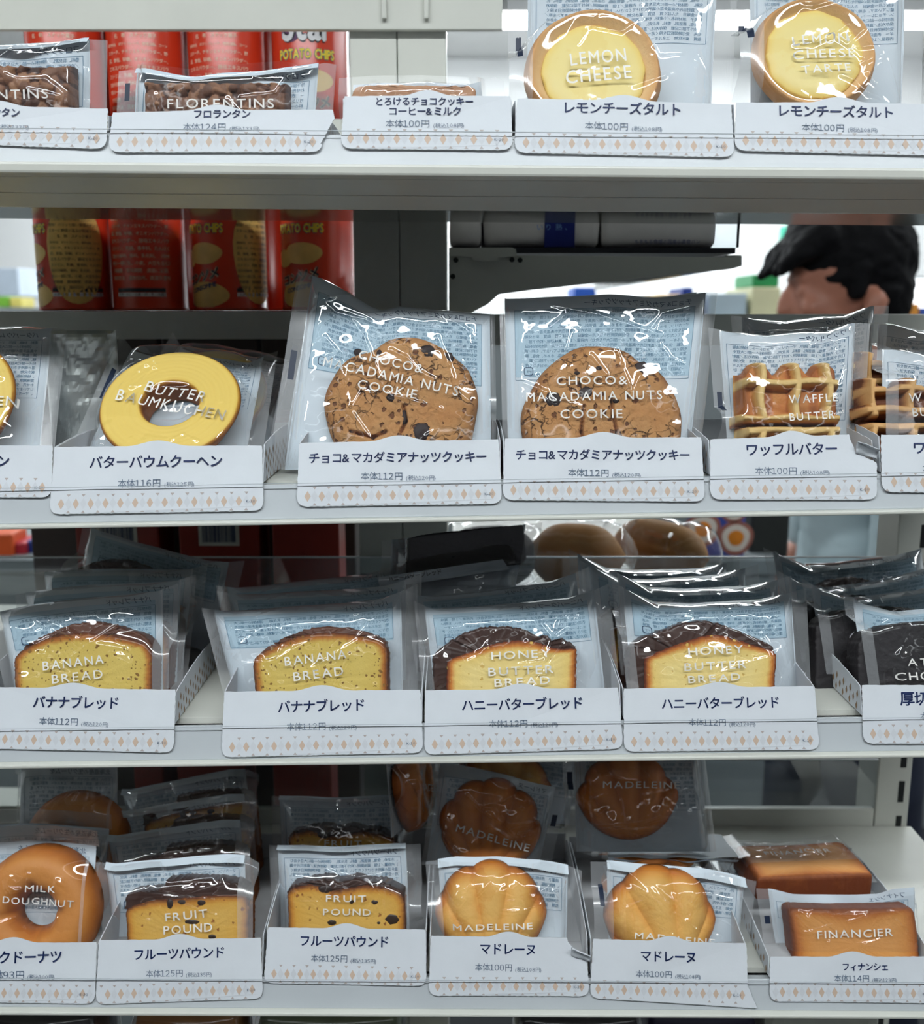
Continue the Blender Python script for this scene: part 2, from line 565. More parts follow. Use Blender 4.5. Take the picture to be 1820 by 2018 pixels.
def shelf(row, label):
    t = thing('shelf_board', label, 'shelf', (0, 0.73, zrow(row, 0)), group='steel display shelves')
    o = np.array(t.location)

    def P(x, y, z):
        return np.array([x, y, z]) - o
    zl, zr = zrow(row, XL_), zrow(row, XR_)

    def slab(name, prof, mats, mi=0, x0=XL_, x1=XR_, bevel=0.0, caps=None):
        """prof: (y, z offset from the shelf top) outline extruded along the shelf"""
        n = len(prof)
        b = MB()
        V = [P(x0, y, zrow(row, x0) + dz) for y, dz in prof] + [P(x1, y, zrow(row, x1) + dz) for y, dz in prof]
        b.add(V, [[i, (i + 1) % n, (i + 1) % n + n, i + n] for i in range(n)] + [list(range(n))[::-1], list(range(n, 2 * n))], mi)
        return b.build(name, mats, t, bevel=bevel, recalc=True)
    slab('deck', [(0.642, 0.0), (YR, 0.0), (YR, -0.004), (0.642, -0.004)], [MT['paint']])
    # leaning price channel behind the cards
    lipz = on_lab(row, 910, (ROWLIP[row][0] + ROWLIP[row][1]) / 2)
    L0 = (lipz[2] - zrow(row, lipz[0]) + 0.016) / math.cos(TILT)
    c0 = lab_origin(row)[1:] - DN[1:] * 0.002 - np.array([0, zrow(row, 0)])

    def q(l, nrm):
        r = c0 + DUP[1:] * l - DN[1:] * nrm
        return (r[0], r[1])
    slab('price_channel', [q(L0, 0), q(0.0175, 0), q(0.0175, 0.010), q(L0, 0.004)], [MT['lip']], bevel=0.0006)
    # clear rail in front
    r0 = lab_origin(row)[1:] + DN[1:] * 0.0025 - np.array([0, zrow(row, 0)])

    def q2(l, nrm):
        r = r0 + DUP[1:] * l + DN[1:] * nrm
        return (r[0], r[1])
    slab('clear_price_rail', [q2(L0 + 0.001, 0), q2(0.0168, 0), q2(0.0168, 0.0006), q2(L0 + 0.001, 0.0006)], [MT['rail']])
    slab('rail_edge', [q2(0.0168, 0), q2(0.0171, 0), q2(0.0171, 0.0006), q2(0.0168, 0.0006)], [MT['greyedge']])
    yb, zb = q(L0, 0)
    if row == 1:
        slab('added_shade_ledge', [(YR - 0.004, 0.0002), (YR - 0.004, 0.046), (YR - 0.001, 0.046), (YR - 0.001, 0.0002)], [MT['paint']])  # hidden ledge, added to keep aisle light off the lower cans
        slab('lower_trim', [(yb - 0.006, zb), (yb - 0.006, zb - 0.0065), (yb + 0.004, zb - 0.0075), (yb + 0.006, zb)], [MT['paint']], bevel=0.0015)
        slab('front_beam', [(yb + 0.004, zb - 0.0072), (yb + 0.020, zb - 0.0145), (yb + 0.024, zb - 0.0145), (yb + 0.02, zb)], [MT['paint']], bevel=0.0008)
        slab('front_flange', [(yb + 0.0215, zb - 0.0147), (yb + 0.034, zb - 0.0215), (yb + 0.038, zb - 0.0215), (yb + 0.038, zb - 0.0105)], [MT['paint']])
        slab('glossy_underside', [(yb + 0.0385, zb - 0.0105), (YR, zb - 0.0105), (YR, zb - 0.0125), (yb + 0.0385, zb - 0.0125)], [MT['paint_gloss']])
    else:
        slab('lower_trim', [(yb - 0.005, zb), (yb - 0.005, zb - 0.0025), (yb + 0.006, zb - 0.004), (yb + 0.008, zb)], [MT['paint']], bevel=0.0008)
        slab('underside', [(yb + 0.008, zb - 0.001), (YR, zb - 0.001), (YR, zb - 0.003), (yb + 0.008, zb - 0.003)], [MT['paint']])
    return t


MT['greyedge'] = mat('grey_rail_edge', rgb(168, 176, 182), 0.3, var=0.02)


# ------------------------------------------------------------------ card trays with printed fronts
def shift_line(row, text, x0, x1, y, y1=None, gap=0.1, em=None):
    """(text layout, mapping) for writing between two pixels of the photograph on the card front"""
    return (text, x0, x1, y, y if y1 is None else y1)


def tray(row, label, xl, xr, ybl, ybr, yt, texts, price, code='K-10', group=None, ytr=None, tear=None, back=0.785,
         code_px=None, sides=(True, True)):
    """a card tray: printed front leaning on the price channel, two side walls, back wall and floor"""
    A, B = on_lab(row, xl, ybl), on_lab(row, xr, ybr)
    xc = (A[0] + B[0]) / 2
    zf = zrow(row, xc) + 0.0006
    t = thing('display_tray', label, 'tray', (xc, 0.64, zf), group=group)
    o = np.array(t.location)
    e1 = (B - A) / np.linalg.norm(B - A)
    W = np.linalg.norm(B - A)
    e2 = DUP - e1 * np.dot(DUP, e1)
    e2 /= np.linalg.norm(e2)
    nrm = np.cross(e1, e2)
    if nrm[1] > 0:
        nrm = -nrm                                        # outward, to the aisle

    def uv(px, py):
        p = hit(px, py, A, nrm) - A
        return np.dot(p, e1), np.dot(p, e2)

    def P(a, b, d=0.0):
        return A + e1 * a + e2 * b + nrm * d - o
    xm = (xl + xr) / 2
    La = uv(xl, yt)[1]
    Lb = uv(xr, yt if ytr is None else ytr)[1]
    # outline of the front, serrated along its cut edges
    r = 0.005
    pts = []
    ins = 0.0012

    def cut(p, q, n, amp=0.00035):
        p, q = np.array(p), np.array(q)
        d = q - p
        nn = np.array([d[1], -d[0]]) / (np.linalg.norm(d) + 1e-9)
        for k in range(n):
            f = k / n
            pts.append(tuple(p + d * f + nn * (amp if k % 2 else 0) * RNG.uniform(0.5, 1.3)))
    n = max(8, int(W / 0.0021))
    br = (W, 0.0)
    if tear == 'flare':
        br = (W + 0.006, -0.002)
    for k in range(5):                                     # lower left corner
        an = math.pi + k / 4 * math.pi / 2
        pts.append((r + r * math.cos(an), r + r * math.sin(an)))
    if tear == 'flare':
        cut((r, 0), br, n)
        cut(br, (W - 0.0005, 0.012), 4)
        cut((W - 0.0005, 0.012), (W - ins, Lb - 0.001), 10)
    else:
        cut((r, 0), (W - r, 0), n)
        for k in range(5):
            an = -math.pi / 2 + k / 4 * math.pi / 2
            pts.append((W - r + r * math.cos(an), r + r * math.sin(an)))
        if tear == 'corner':
            cut((W, r), (W + 0.001, Lb * 0.55), 8)
            cut((W + 0.001, Lb * 0.55), (W - 0.012, Lb * 0.72), 5, 0.0008)
            cut((W - 0.012, Lb * 0.72), (W - 0.016, Lb), 3, 0.0006)
        elif tear == 'slant':
            cut((W - 0.001, r), (W + 0.0075, Lb - 0.004), 12, 0.0005)
            pts.append((W + 0.006, Lb - 0.0005))
        elif tear == 'curl':
            cut((W, r), (W - ins, Lb * 0.62), 9)
            cut((W - ins, Lb * 0.62), (W - 0.017, Lb * 0.98), 6, 0.0004)
        else:
            cut((W, r), (W - ins, Lb - 0.0005), 14)
    hw, hh = W * 0.15, 0.0036
    xr_top = pts[-1][0] - 0.0006
    bump = []
    for k in range(41):
        f = 1 - k / 40
        x = ins + (xr_top - ins) * f
        b = La + (Lb - La) * x / W
        d = abs(x - W / 2) / hw
        b += hh * (math.cos(math.pi * d) + 1) / 2 if d < 1 else RNG.uniform(-0.00015, 0.00015)
        bump.append((x, b))
    pts += bump
    cut((ins, La - 0.0005), (0, r), 14)
    m = len(pts)
    # gentle bow of the card
    def bow(a, b):
        return 0.0012 * math.sin(math.pi * min(1, max(0, a / W))) * (b / max(La, 1e-6) - 0.3)
    f = MB()
    V = [P(a, b, bow(a, b)) for a, b in pts] + [P(a, b, bow(a, b) - 0.0005) for a, b in pts]
    f.add(V, [list(range(m)), list(range(m, 2 * m))[::-1]], [0, 1])
    f.add(V, [[i, i + m, (i + 1) % m + m, (i + 1) % m] for i in range(m)], 1)
    dd = 0.00025
    ink = []

    def quad(cx, cz, hx, hz, mi, kind='d'):
        if kind == 'd':
            q = [(cx - hx, cz), (cx, cz - hz), (cx + hx, cz), (cx, cz + hz)]
        elif kind == 'u':
            q = [(cx - hx, cz), (cx + hx, cz), (cx, cz + hz)]
        else:
            q = [(cx - hx, cz), (cx, cz - hz), (cx + hx, cz)]
        q = [(min(max(a, 0.0008), W - 0.0008), b) for a, b in q]
        f.add([P(a, b, bow(a, b) + dd) for a, b in q], [list(range(len(q)))], mi)
    pitch = 0.00905 * (W / 0.13 if 0.12 < W < 0.15 else 1)
    nd = int(W / pitch)
    x0 = (W - nd * pitch) / 2 + pitch * 0.55
    for k in range(-1, nd + 1):
        x = x0 + k * pitch
        if 0.002 < x < W - 0.002:
            quad(x, 0.0062, 0.0020, 0.0034, 4)
        if 0.004 < x + pitch / 2 < W - 0.004:
            quad(x + pitch / 2, 0.0062, 0.0021, 0.0036, 5)
        if 0.003 < x + pitch / 2 < W - 0.003:
            quad(x + pitch / 2, 0.0122, 0.0013, 0.0017, 6, 'v')
            quad(x + pitch / 2, 0.0004, 0.0012, 0.0016, 6, 'u')

    def write(s, px0, px1, py, py1, mi, bold=0.0, em=None, res=2):
        V2, F2, w = layout(s, res=res, bold=bold, em=em_width() / 0.95 if em is None else em)
        if w == 0:
            return
        a0, b0 = uv(px0, py)
        a1, b1 = uv(px1, py1)
        d = np.array([a1 - a0, b1 - b0])
        sc = np.linalg.norm(d) / w
        d /= np.linalg.norm(d)
        up = np.array([-d[1], d[0]])
        Q = [np.array([a0, b0]) + d * v[0] * sc + up * (v[1] - 0.28) * sc for v in V2]
        f.add([P(a, b, bow(a, b) + dd * 1.6) for a, b in Q], F2, mi)
    for s, x0p, x1p, y0p, *rest in texts:
        write(s, x0p, x1p, y0p + (x1p - x0p) / len(s) * 0.02, (rest[0] if rest else y0p), 2, bold=0.018)
    p0, p1, py, *rest = price[1:]
    py1 = rest[0] if rest else py
    big, small = price[0]
    mid = p0 + (p1 - p0) * 0.555
    ym = py + (py1 - py) * 0.555
    write(big, p0, mid, py, ym, 3)
    write(small, mid + (p1 - p0) * 0.05, p1, ym + 3, py1 + 3, 3, res=1)
    # batch code near the lower right corner
    V2, F2, w = layout(code, gap=0.12, res=1, fullnum=True)
    sc = 0.0055 / w
    f.add([P(W - 0.0105 + v[0] * sc, 0.0052 + v[1] * sc, dd * 2.2) for v in V2], F2, 3)
    front = f.build('front_panel', [MT['card'], MT['card_in'], MT['navy'], MT['greyink'], MT['beige'], MT['lattice'], MT['triink']], t)

    # side walls
    ztop = P(W / 2, La)[2]

    def side(nm, sgn):
        a = 0.0008 if sgn < 0 else W - 0.0008
        pb, ptp = P(a, 0.016), P(a, La - 0.001)
        x = pb[0]
        yb = back - o[1]
        zt = ptp[2]
        prof = [(pb[1] + 0.0015, 0.0006), (ptp[1] + 0.0015, zt)]
        m_ = 16
        for k in range(1, m_):
            g = k / m_
            y = ptp[1] + 0.0015 + (yb - 0.022 - ptp[1]) * g
            prof.append((y, zt + 0.004 * math.sin(math.pi * g) + (0.0004 if k % 2 else 0)))
        for k in range(7):
            an = math.pi / 2 * k / 6
            prof.append((yb - 0.02 + 0.0195 * math.sin(an), zt - 0.014 + 0.014 * math.cos(an)))
        prof.append((yb, 0.0006))
        sl = zrow(row, x + o[0]) + 0.0006 - o[2]
        prof[0] = (prof[0][0], prof[0][1] + sl)
        prof[-1] = (yb, 0.0006 + sl)
        s = MB()
        s.prism(prof, 0, x, x + sgn * 0.0006, 0)
        # printed diamonds on the outer face
        xo = x + sgn * 0.00085 if sgn > 0 else x - 0.00085
        pz, py_ = 0.0078, 0.0062
        for i in range(60):
            for j in range(7):
                cy, cz = ptp[1] + 0.004 + i * py_, 0.003 + j * pz + (pz / 2 if i % 2 else 0)
                if cy < yb - 0.008 and cz + 0.003 < zt - (0.01 if cy > yb - 0.02 else 0.0):
                    s.add([(xo, cy - 0.0016, cz), (xo, cy, cz - 0.0030), (xo, cy + 0.0016, cz), (xo, cy, cz + 0.0030)], [(0, 1, 2, 3)], 1)
        return s.build(nm, [MT['card'], MT['brownink']], t)
    if sides[0]:
        side('side_panel', -1)
    if sides[1]:
        side('side_panel', 1)
    xa, xb = P(0.0008, 0.016)[0], P(W - 0.0008, 0.016)[0]
    yb = back - o[1]
    def level(mb):
        for v in mb.v:
            v[:, 2] += [zrow(row, x + o[0]) + 0.0006 - o[2] for x in v[:, 0]]
    b = MB()
    b.box(xa, xb, yb - 0.0006, yb, 0.0006, ztop - 0.002)
    level(b)
    b.build('back_panel', [MT['card_in']], t)
    b = MB()
    b.box(xa, xb, P(0, 0.016)[1] + 0.002, yb, 0.0, 0.0006)
    level(b)
    b.build('base_panel', [MT['card_in']], t)
    if tear in ('corner', 'curl'):
        b = MB()
        a0 = W - 0.016
        V, F = [], []
        for i in range(7):
            for j in range(7):
                s_, q_ = i / 6, j / 6
                an = q_ * 2.4
                rad = 0.0045
                V.append(P(a0 + 0.004 + s_ * 0.013, Lb * 0.70 + s_ * -0.004 + rad * math.sin(an) * (1 - 0.4 * s_) + q_ * 0.003,
                           0.001 + rad * (1 - math.cos(an)) * 0.8 + 0.0006 * RNG.normal()))
        for i in range(6):
            for j in range(6):
                k = i * 7 + j
                F.append((k, k + 1, k + 8, k + 7))
        b.add(V, F, 0, True)
        fl = b.build('torn_flap', [MT['card']], t)
        md = fl.modifiers.new('thick', 'SOLIDIFY')
        md.thickness = 0.0004
    return t


# ------------------------------------------------------------------ wrapped cakes
class Pk:
    """frame of one wrapped cake: local x along the wrapper, z up the wrapper, y away from the aisle"""

    def __init__(s, row, name, label, px, py, Y0, lean, yaw=0.0, group=None, z0=None, cat='wrapped cake'):
        p = at(px, py, Y0)
        z0 = zrow(row, p[0]) + 0.002 if z0 is None else z0
        s.R = np.array((Matrix.Rotation(math.radians(yaw), 3, 'Z') @ Matrix.Rotation(-math.radians(lean), 3, 'X')))
        # keep the pixel's x at the height of the pixel
        n = s.R @ np.array([0, 1, 0])
        o = np.array([p[0], Y0, z0])
        h = hit(px, py, o, n)
        o[0] += h[0] - (o[0] + (s.R.T @ (h - o))[2] * s.R[0, 2])
        s.o = o
        s.t = thing(name, label, cat, tuple(o), (Matrix.Rotation(math.radians(yaw), 3, 'Z') @ Matrix.Rotation(-math.radians(lean), 3, 'X')).to_euler(), group)

    def uv(s, px, py, y=0.0):
        n = s.R @ np.array([0, 1, 0])
        h = hit(px, py, s.o + n * y, n)
        l = s.R.T @ (h - s.o)
        return np.array([l[0], l[2]])

    # -------- wrapper
    def wrap(s, TL, TR, BL, BR, T, seals=(0.011, 0.011), top=None, seed=1, creases=None, ncre=12, ramp=0.022, mark=None,
             back=None, sheet_s=(0.0, 1.0), noise=1.0, side_ramp=None, tone='sheet', topflap=0.0, zbot=0.0, flat_top=False,
             panel=False):
        rng = np.random.default_rng(seed)
        tl, tr, bl, br = s.uv(*TL), s.uv(*TR), s.uv(*BL), s.uv(*BR)

        def ext(a, b):
            k = (zbot - b[1]) / (a[1] - b[1])
            return np.array([b[0] + (a[0] - b[0]) * k, zbot])
        bl, br = ext(tl, bl), ext(tr, br)
        s.c = (tl, tr, bl, br)
        Wd = np.linalg.norm((tr + br) / 2 - (tl + bl) / 2)
        Ht = ((tl[1] + tr[1]) / 2) - zbot
        nx, nz = int(min(170, Wd / 0.0008)), int(min(130, Ht / 0.0009))
        S, Q = np.meshgrid(np.linspace(0, 1, nx), np.linspace(0, 1, nz))
        dz = np.zeros(nx)
        if top:
            tp = np.array(sorted([tuple(s.uv(*p)) for p in top]))
            ss = np.linspace(0, 1, nx)
            xs = tl[0] + (tr[0] - tl[0]) * ss
            dz = np.interp(xs, tp[:, 0], tp[:, 1]) - (tl[1] + (tr[1] - tl[1]) * ss)
        s.dz = dz
        Lx = bl[0] + (tl[0] - bl[0]) * Q
        Lz = bl[1] + (tl[1] - bl[1]) * Q
        Rx = br[0] + (tr[0] - br[0]) * Q
        Rz = br[1] + (tr[1] - br[1]) * Q
        X = Lx + (Rx - Lx) * S
        Z = Lz + (Rz - Lz) * S + dz[None, :] * Q ** 2
        X0, Z0 = X.copy(), Z.copy()
        dl, dr = S * Wd - seals[0], (1 - S) * Wd - seals[1]
        dt, db = (1 - Q) * Ht, Q * Ht
        sr = ramp if side_ramp is None else side_ramp

        def fr(d, r):
            return np.sin(np.pi / 2 * np.clip(d / r, 0, 1)) ** 0.75
        env = fr(dl, sr) * fr(dr, sr) * (fr(dt, ramp) if not flat_top else fr(dt, 0.006)) * fr(db + 0.003, 0.01)
        D = T * env
        # slack folds of the film
        for k in range(14):
            wl = rng.uniform(0.010, 0.045)
            an = rng.uniform(0, np.pi)
            D += env * noise * wl * 0.010 * np.sin((X * np.cos(an) + Z * np.sin(an)) / wl * 2 * np.pi + rng.uniform(0, 6))
        D += env * noise * 0.0016 * (fbm(X * 90 + seed, Z * 90, seed) - 0.5)
        segs = []
        for _ in range(ncre):
            p = np.array([rng.uniform(bl[0], br[0]), rng.uniform(0.25, 0.98) * Ht])
            an = rng.uniform(0, 2 * np.pi)
            a, wd = rng.uniform(0.0005, 0.0012), rng.uniform(0.0012, 0.0026)
            for _ in range(rng.integers(2, 5)):
                an += rng.normal() * 0.7
                q = p + np.array([np.cos(an), np.sin(an) * 0.8]) * rng.uniform(0.008, 0.022)
                segs.append((p, q, a, wd))
                p = q
        for line in (creases or []):
            pp = [s.uv(*p, -T) for p in line]
            for p, q in zip(pp[:-1], pp[1:]):
                segs.append((p, q, 0.0013, 0.0021))
        for p, q, a, wd in segs:
            d = q - p
            L2 = max(1e-9, (d ** 2).sum())
            tt = np.clip(((X - p[0]) * d[0] + (Z - p[1]) * d[1]) / L2, 0, 1)
            dist = np.hypot(X - p[0] - tt * d[0], Z - p[1] - tt * d[1])
            D += np.sqrt(env) * a * np.clip(1 - dist / wd, 0, 1) ** 1.4
        Yf = -D - 0.0006
        inl, inr = dl < 0, dr < 0
        rid = 0.00045 * np.sin(S * Wd / 0.0016 * 2 * np.pi)
        Yf = np.where(inl | inr, rid - 0.0004, Yf)
        bend = rng.uniform(-0.008, 0.004, 2)
        Yf += np.where(inl, -bend[0] * (dl / max(seals[0], 1e-6)) ** 2 * 0.5, 0) + np.where(inr, -bend[1] * (dr / max(seals[1], 1e-6)) ** 2 * 0.5, 0)
        s.Yf, s.S, s.Q, s.Ht = Yf, S, Q, Ht
        F, mi = [], []
        sm = (S[:-1, :-1] + S[1:, 1:]) / 2
        qm = (Q[:-1, :-1] + Q[1:, 1:]) / 2
        ins = (inl | inr)[:-1, :-1]
        mk = np.zeros_like(ins)
        if mark:
            for sd, q0, q1 in mark:
                c = seals[0] * 0.5 / Wd if sd == 'l' else 1 - seals[1] * 0.5 / Wd
                mk |= (abs(sm - c) < 0.0019 / Wd) & (qm > q0) & (qm < q1)
        idx = np.arange(nx * nz).reshape(nz, nx)
        A, B, C, Dd = idx[:-1, :-1], idx[:-1, 1:], idx[1:, 1:], idx[1:, :-1]
        Fa = np.stack([A, B, C, Dd], -1).reshape(-1, 4)
        mi = np.where(mk, 2, np.where(ins, 1, 0)).reshape(-1)
        s.film = MB()
        s.filmdef = (X, Z, Fa.tolist(), mi.tolist())
        s.prints = []
        s.filmm = [MT['film'], MT['seal'], MT['darkmark'], MT['whiteink']]
        # back film, seen from inside
        s0 = max(sheet_s[0], seals[0] / Wd * 0.9)
        s1 = min(sheet_s[1], 1 - seals[1] / Wd * 0.9)
        n2 = 36
        S2, Q2 = np.meshgrid(np.linspace(s0, s1, n2), np.linspace(0, 1, n2))
        s.sheetpar = (rng.uniform(0, 6, 4), s0, s1)
        xz = np.array([s.pos(a, b) for a, b in zip(S2.ravel(), Q2.ravel())])
        yb = s.ysheet(S2.ravel(), Q2.ravel())
        V = np.stack([xz[:, 0], yb, xz[:, 1]], -1)
        idx = np.arange(n2 * n2).reshape(n2, n2)
        Fa = np.stack([idx[:-1, :-1], idx[:-1, 1:], idx[1:, 1:], idx[1:, :-1]], -1).reshape(-1, 4)
        b = MB()
        b.add(V, Fa.tolist(), 0, True)
        if topflap > 0:                                   # the back film folded over towards the aisle at the top
            fl = []
            for i in range(41):
                a = s0 + (s1 - s0) * i / 40
                for j in range(6):
                    g = j / 5
                    p = s.pos(a, 1.0)
                    dn = topflap * (0.75 + 0.5 * vnoise(np.array([a * 5.0 + seed]), np.array([0.5]), seed)[0])
                    fl.append((p[0], -0.0004 - 0.004 * g - 0.001 * math.sin(a * 19 + seed), p[1] + 0.0008 - dn * g))
            Ff = [(i * 6 + j, (i + 1) * 6 + j, (i + 1) * 6 + j + 1, i * 6 + j + 1) for i in range(40) for j in range(5)]
            b.add(fl, Ff, 0, True)
        if back:
            s.backprint(b, back, s0, s1, seed, panel)
        b.build('back_film', [MT['sheet'], MT['blueink'], MT['dkblueink'], MT['bluepanel']], s.t)
        return s

    def pos(s, a, q):
        tl, tr, bl, br = s.c
        l, r = bl + (tl - bl) * q, br + (tr - br) * q
        p = l + (r - l) * a
        return np.array([p[0], p[1] + np.interp(a, np.linspace(0, 1, len(s.dz)), s.dz) * q * q])

    def ysheet(s, a, q):
        ph, s0, s1 = s.sheetpar
        return 0.0006 + 0.0007 * np.sin(a * 9 + ph[0]) * np.sin(q * 5 + ph[1]) + 0.0006 * np.sin(a * 21 + q * 7 + ph[2])

    def inv(s, x, z):
        """wrapper parameters of a local point"""
        tl, tr, bl, br = s.c
        q = (z - bl[1]) / s.Ht
        a = 0.5
        for _ in range(5):
            l, r = bl + (tl - bl) * q, br + (tr - br) * q
            a = (x - l[0]) / (r[0] - l[0])
            zz = s.pos(a, q)[1]
            q += (z - zz) / s.Ht
        return a, q

    def yfilm(s, x, z):
        a, q = s.inv(x, z)
        nz, nx = s.Yf.shape
        i, j = np.clip(a * (nx - 1), 0, nx - 1.001), np.clip(q * (nz - 1), 0, nz - 1.001)
        i0, j0 = int(i), int(j)
        u, v = i - i0, j - j0
        Y = s.Yf
        return (Y[j0, i0] * (1 - u) + Y[j0, i0 + 1] * u) * (1 - v) + (Y[j0 + 1, i0] * (1 - u) + Y[j0 + 1, i0 + 1] * u) * v

    def backprint(s, b, back, s0, s1, seed, panel):
        """mirrored small print of the back film: a title, then boxed lines of ingredients and notes"""
        title, body, q_lo = back
        Wd = abs(s.pos(s1, 0.8)[0] - s.pos(s0, 0.8)[0])
        pitch, size = 0.0034, 0.0027
        x0, x1 = s0 + (s1 - s0) * 0.07, s1 - (s1 - s0) * 0.07

        def put(V2, F2, a_right, q_top, sc, mi):
            # mirrored: writing starts at the right and runs to the left
            P = []
            for v in V2:
                a = a_right - v[0] * sc / Wd * (s1 - s0)
                q = q_top + v[1] * sc / s.Ht
                p = s.pos(a, q)
                P.append((p[0], s.ysheet(a, q) - 0.0003, p[1]))
            if len(P):
                b.add(P, F2, mi)
        if panel:
            fl = []
            nq = 14
            for i in range(nq):
                for j in range(nq):
                    a, q = x0 - 0.02 + (x1 - x0 + 0.04) * i / (nq - 1), q_lo + (0.925 - q_lo) * j / (nq - 1)
                    p = s.pos(a, q)
                    fl.append((p[0], s.ysheet(a, q) - 0.00015, p[1]))
            b.add(fl, [(i * nq + j, (i + 1) * nq + j, (i + 1) * nq + j + 1, i * nq + j + 1) for i in range(nq - 1) for j in range(nq - 1)], 3, True)
        V2, F2, w = layout(title, res=1, bold=0.0, em=em_width() / 0.95)
        put(V2, F2, x1, 1 - 0.0066 / s.Ht, min(0.0048, Wd * 0.62 / max(w, 1)), 2)
        # frame line round the block
        qt = 1 - 0.0088 / s.Ht
        n_lines = max(3, int((qt - q_lo) * s.Ht / pitch))
        qb = qt - (n_lines * pitch + 0.002) / s.Ht
        for (a0, q0, a1, q1) in ((x0 - 0.02, qt, x1 + 0.02, qt), (x0 - 0.02, qb, x1 + 0.02, qb), (x0 - 0.02, qb, x0 - 0.02, qt), (x1 + 0.02, qb, x1 + 0.02, qt)):
            seg, hw = 24, 0.00012
            P = []
            for k in range(seg + 1):
                a, q = a0 + (a1 - a0) * k / seg, q0 + (q1 - q0) * k / seg
                for sg in (-1, 1):
                    aa, qq = (a, q + sg * hw / s.Ht) if q0 == q1 else (a + sg * hw / Wd, q)
                    p = s.pos(aa, qq)
                    P.append((p[0], s.ysheet(aa, qq) - 0.0003, p[1]))
            b.add(P, [(2 * k, 2 * k + 2, 2 * k + 3, 2 * k + 1) for k in range(seg)], 1)
        k0 = (seed * 17) % max(1, len(body))
        stream = (body[k0:] + body) * 6
        pos_, em = 0, em_width() / 0.97
        nchar = max(6, int((x1 - x0) / (s1 - s0) * Wd / size / em * 0.98))
        for ln in range(n_lines):
            short = 1.0
            if ln == n_lines - 2:
                short = 0.62
            txt = stream[pos_:pos_ + int(nchar * short)]
            pos_ += len(txt)
            V2, F2, w = layout(txt, res=1, fullnum=False, em=em)
            put(V2, F2, x1, qt - ((ln + 1) * pitch) / s.Ht + 0.0004 / s.Ht, size, 1)
            if ln == n_lines - 2:                         # the recycling mark at the end of the short line
                ring = []
                for (hw, ) in ((0.0030,), (0.0025,)):
                    for k in range(24):
                        an = k / 24 * 2 * math.pi
                        cx = hw * np.sign(math.cos(an)) * abs(math.cos(an)) ** 0.5
                        cz = hw * np.sign(math.sin(an)) * abs(math.sin(an)) ** 0.5
                        ring.append((cx, cz))
                aa, qq = x0 + 0.0055 / Wd, qt - ((ln + 1) * pitch - 0.0006) / s.Ht
                P = []
                for cx, cz in ring:
                    p = s.pos(aa + cx / Wd, qq + cz / s.Ht)
                    P.append((p[0], s.ysheet(aa, qq) - 0.0003, p[1]))
                b.add(P, [(k, (k + 1) % 24, (k + 1) % 24 + 24, k + 24) for k in range(24)], 2)
                V2, F2, w = layout('プラ', res=1, em=em)
                put(V2, F2, aa + 0.0021 / Wd, qq - 0.0011 / s.Ht, 0.0021, 2)

    def print_(s, *args):
        s.prints.append(args)

    def print_now(s, text, x0, y0, x1, y1, cap, T, mi=3):
        """white writing on the front film; cap = letter height in pixels"""
        V2, F2, w = layout(text, gap=0.20, res=3, fullnum=False, bold=0.006)
        a, b = s.uv(x0, y0, -T), s.uv(x1, y1, -T)
        up_ = s.uv(x0, y0 - cap, -T) - a
        d = b - a
        L = np.linalg.norm(d)
        dn = d / L
        up = np.array([-dn[1], dn[0]])
        ch = np.linalg.norm(up_)
        hcap = layout('H', res=1)[0][:, 1].max()
        P = []
        for v in V2:
            p = a + dn * v[0] / w * L + up * v[1] / hcap * ch
            P.append((p[0], s.yfilm(p[0], p[1]) - 0.00035, p[1]))
        s.film.add(P, F2, mi)

    def surf(s, obj, x, z):
        """depth of a part's surface nearest a local point"""
        n = len(obj.data.vertices)
        co = np.empty(n * 3)
        obj.data.vertices.foreach_get('co', co)
        co = co.reshape(-1, 3)
        co = co[co[:, 1] < co[:, 1].min() * 0.3]
        return co[np.argmin((co[:, 0] - x) ** 2 + (co[:, 2] - z) ** 2), 1]

    def done(s):
        X, Z, F, mi = s.filmdef
        nz, nx = X.shape
        G = np.zeros((nz, nx))
        for o in s.t.children:
            if o.name.startswith(('back_film', 'chocolate_chip', 'fruit_piece')):
                continue
            n = len(o.data.vertices)
            co = np.empty(n * 3)
            o.data.vertices.foreach_get('co', co)
            co = co.reshape(-1, 3)
            co = co[(co[:, 1] < -0.002) & (co[:, 2] > 0)]
            tl, tr, bl, br = s.c
            q = np.clip((co[:, 2] - bl[1]) / s.Ht, 0, 1)
            for _ in range(5):
                lx, rx = bl[0] + (tl[0] - bl[0]) * q, br[0] + (tr[0] - br[0]) * q
                lz, rz = bl[1] + (tl[1] - bl[1]) * q, br[1] + (tr[1] - br[1]) * q
                al = np.clip((co[:, 0] - lx) / (rx - lx), 0, 1)
                zz = lz + (rz - lz) * al + np.interp(al, np.linspace(0, 1, len(s.dz)), s.dz) * q * q
                q = np.clip(q + (co[:, 2] - zz) / s.Ht, 0, 1)
            i = np.clip(np.round(al * (nx - 1)).astype(int), 0, nx - 1)
            j = np.clip(np.round(q * (nz - 1)).astype(int), 0, nz - 1)
            np.minimum.at(G, (j, i), co[:, 1])

        def nb(A, f):
            P = np.pad(A, 1, mode='edge')
            st = [P[u:u + nz, v:v + nx] for u in range(3) for v in range(3)]
            return f(st)
        for _ in range(14):                                # the film stays taut over hollows
            G = nb(G, lambda st: np.minimum.reduce(st))
        for _ in range(10):
            G = nb(G, lambda st: np.maximum.reduce(st))
        for _ in range(16):
            G = nb(G, lambda st: sum(st) / 9)
        s.Yf = np.where(G < -0.002, np.minimum(s.Yf, G - 0.0014), s.Yf)
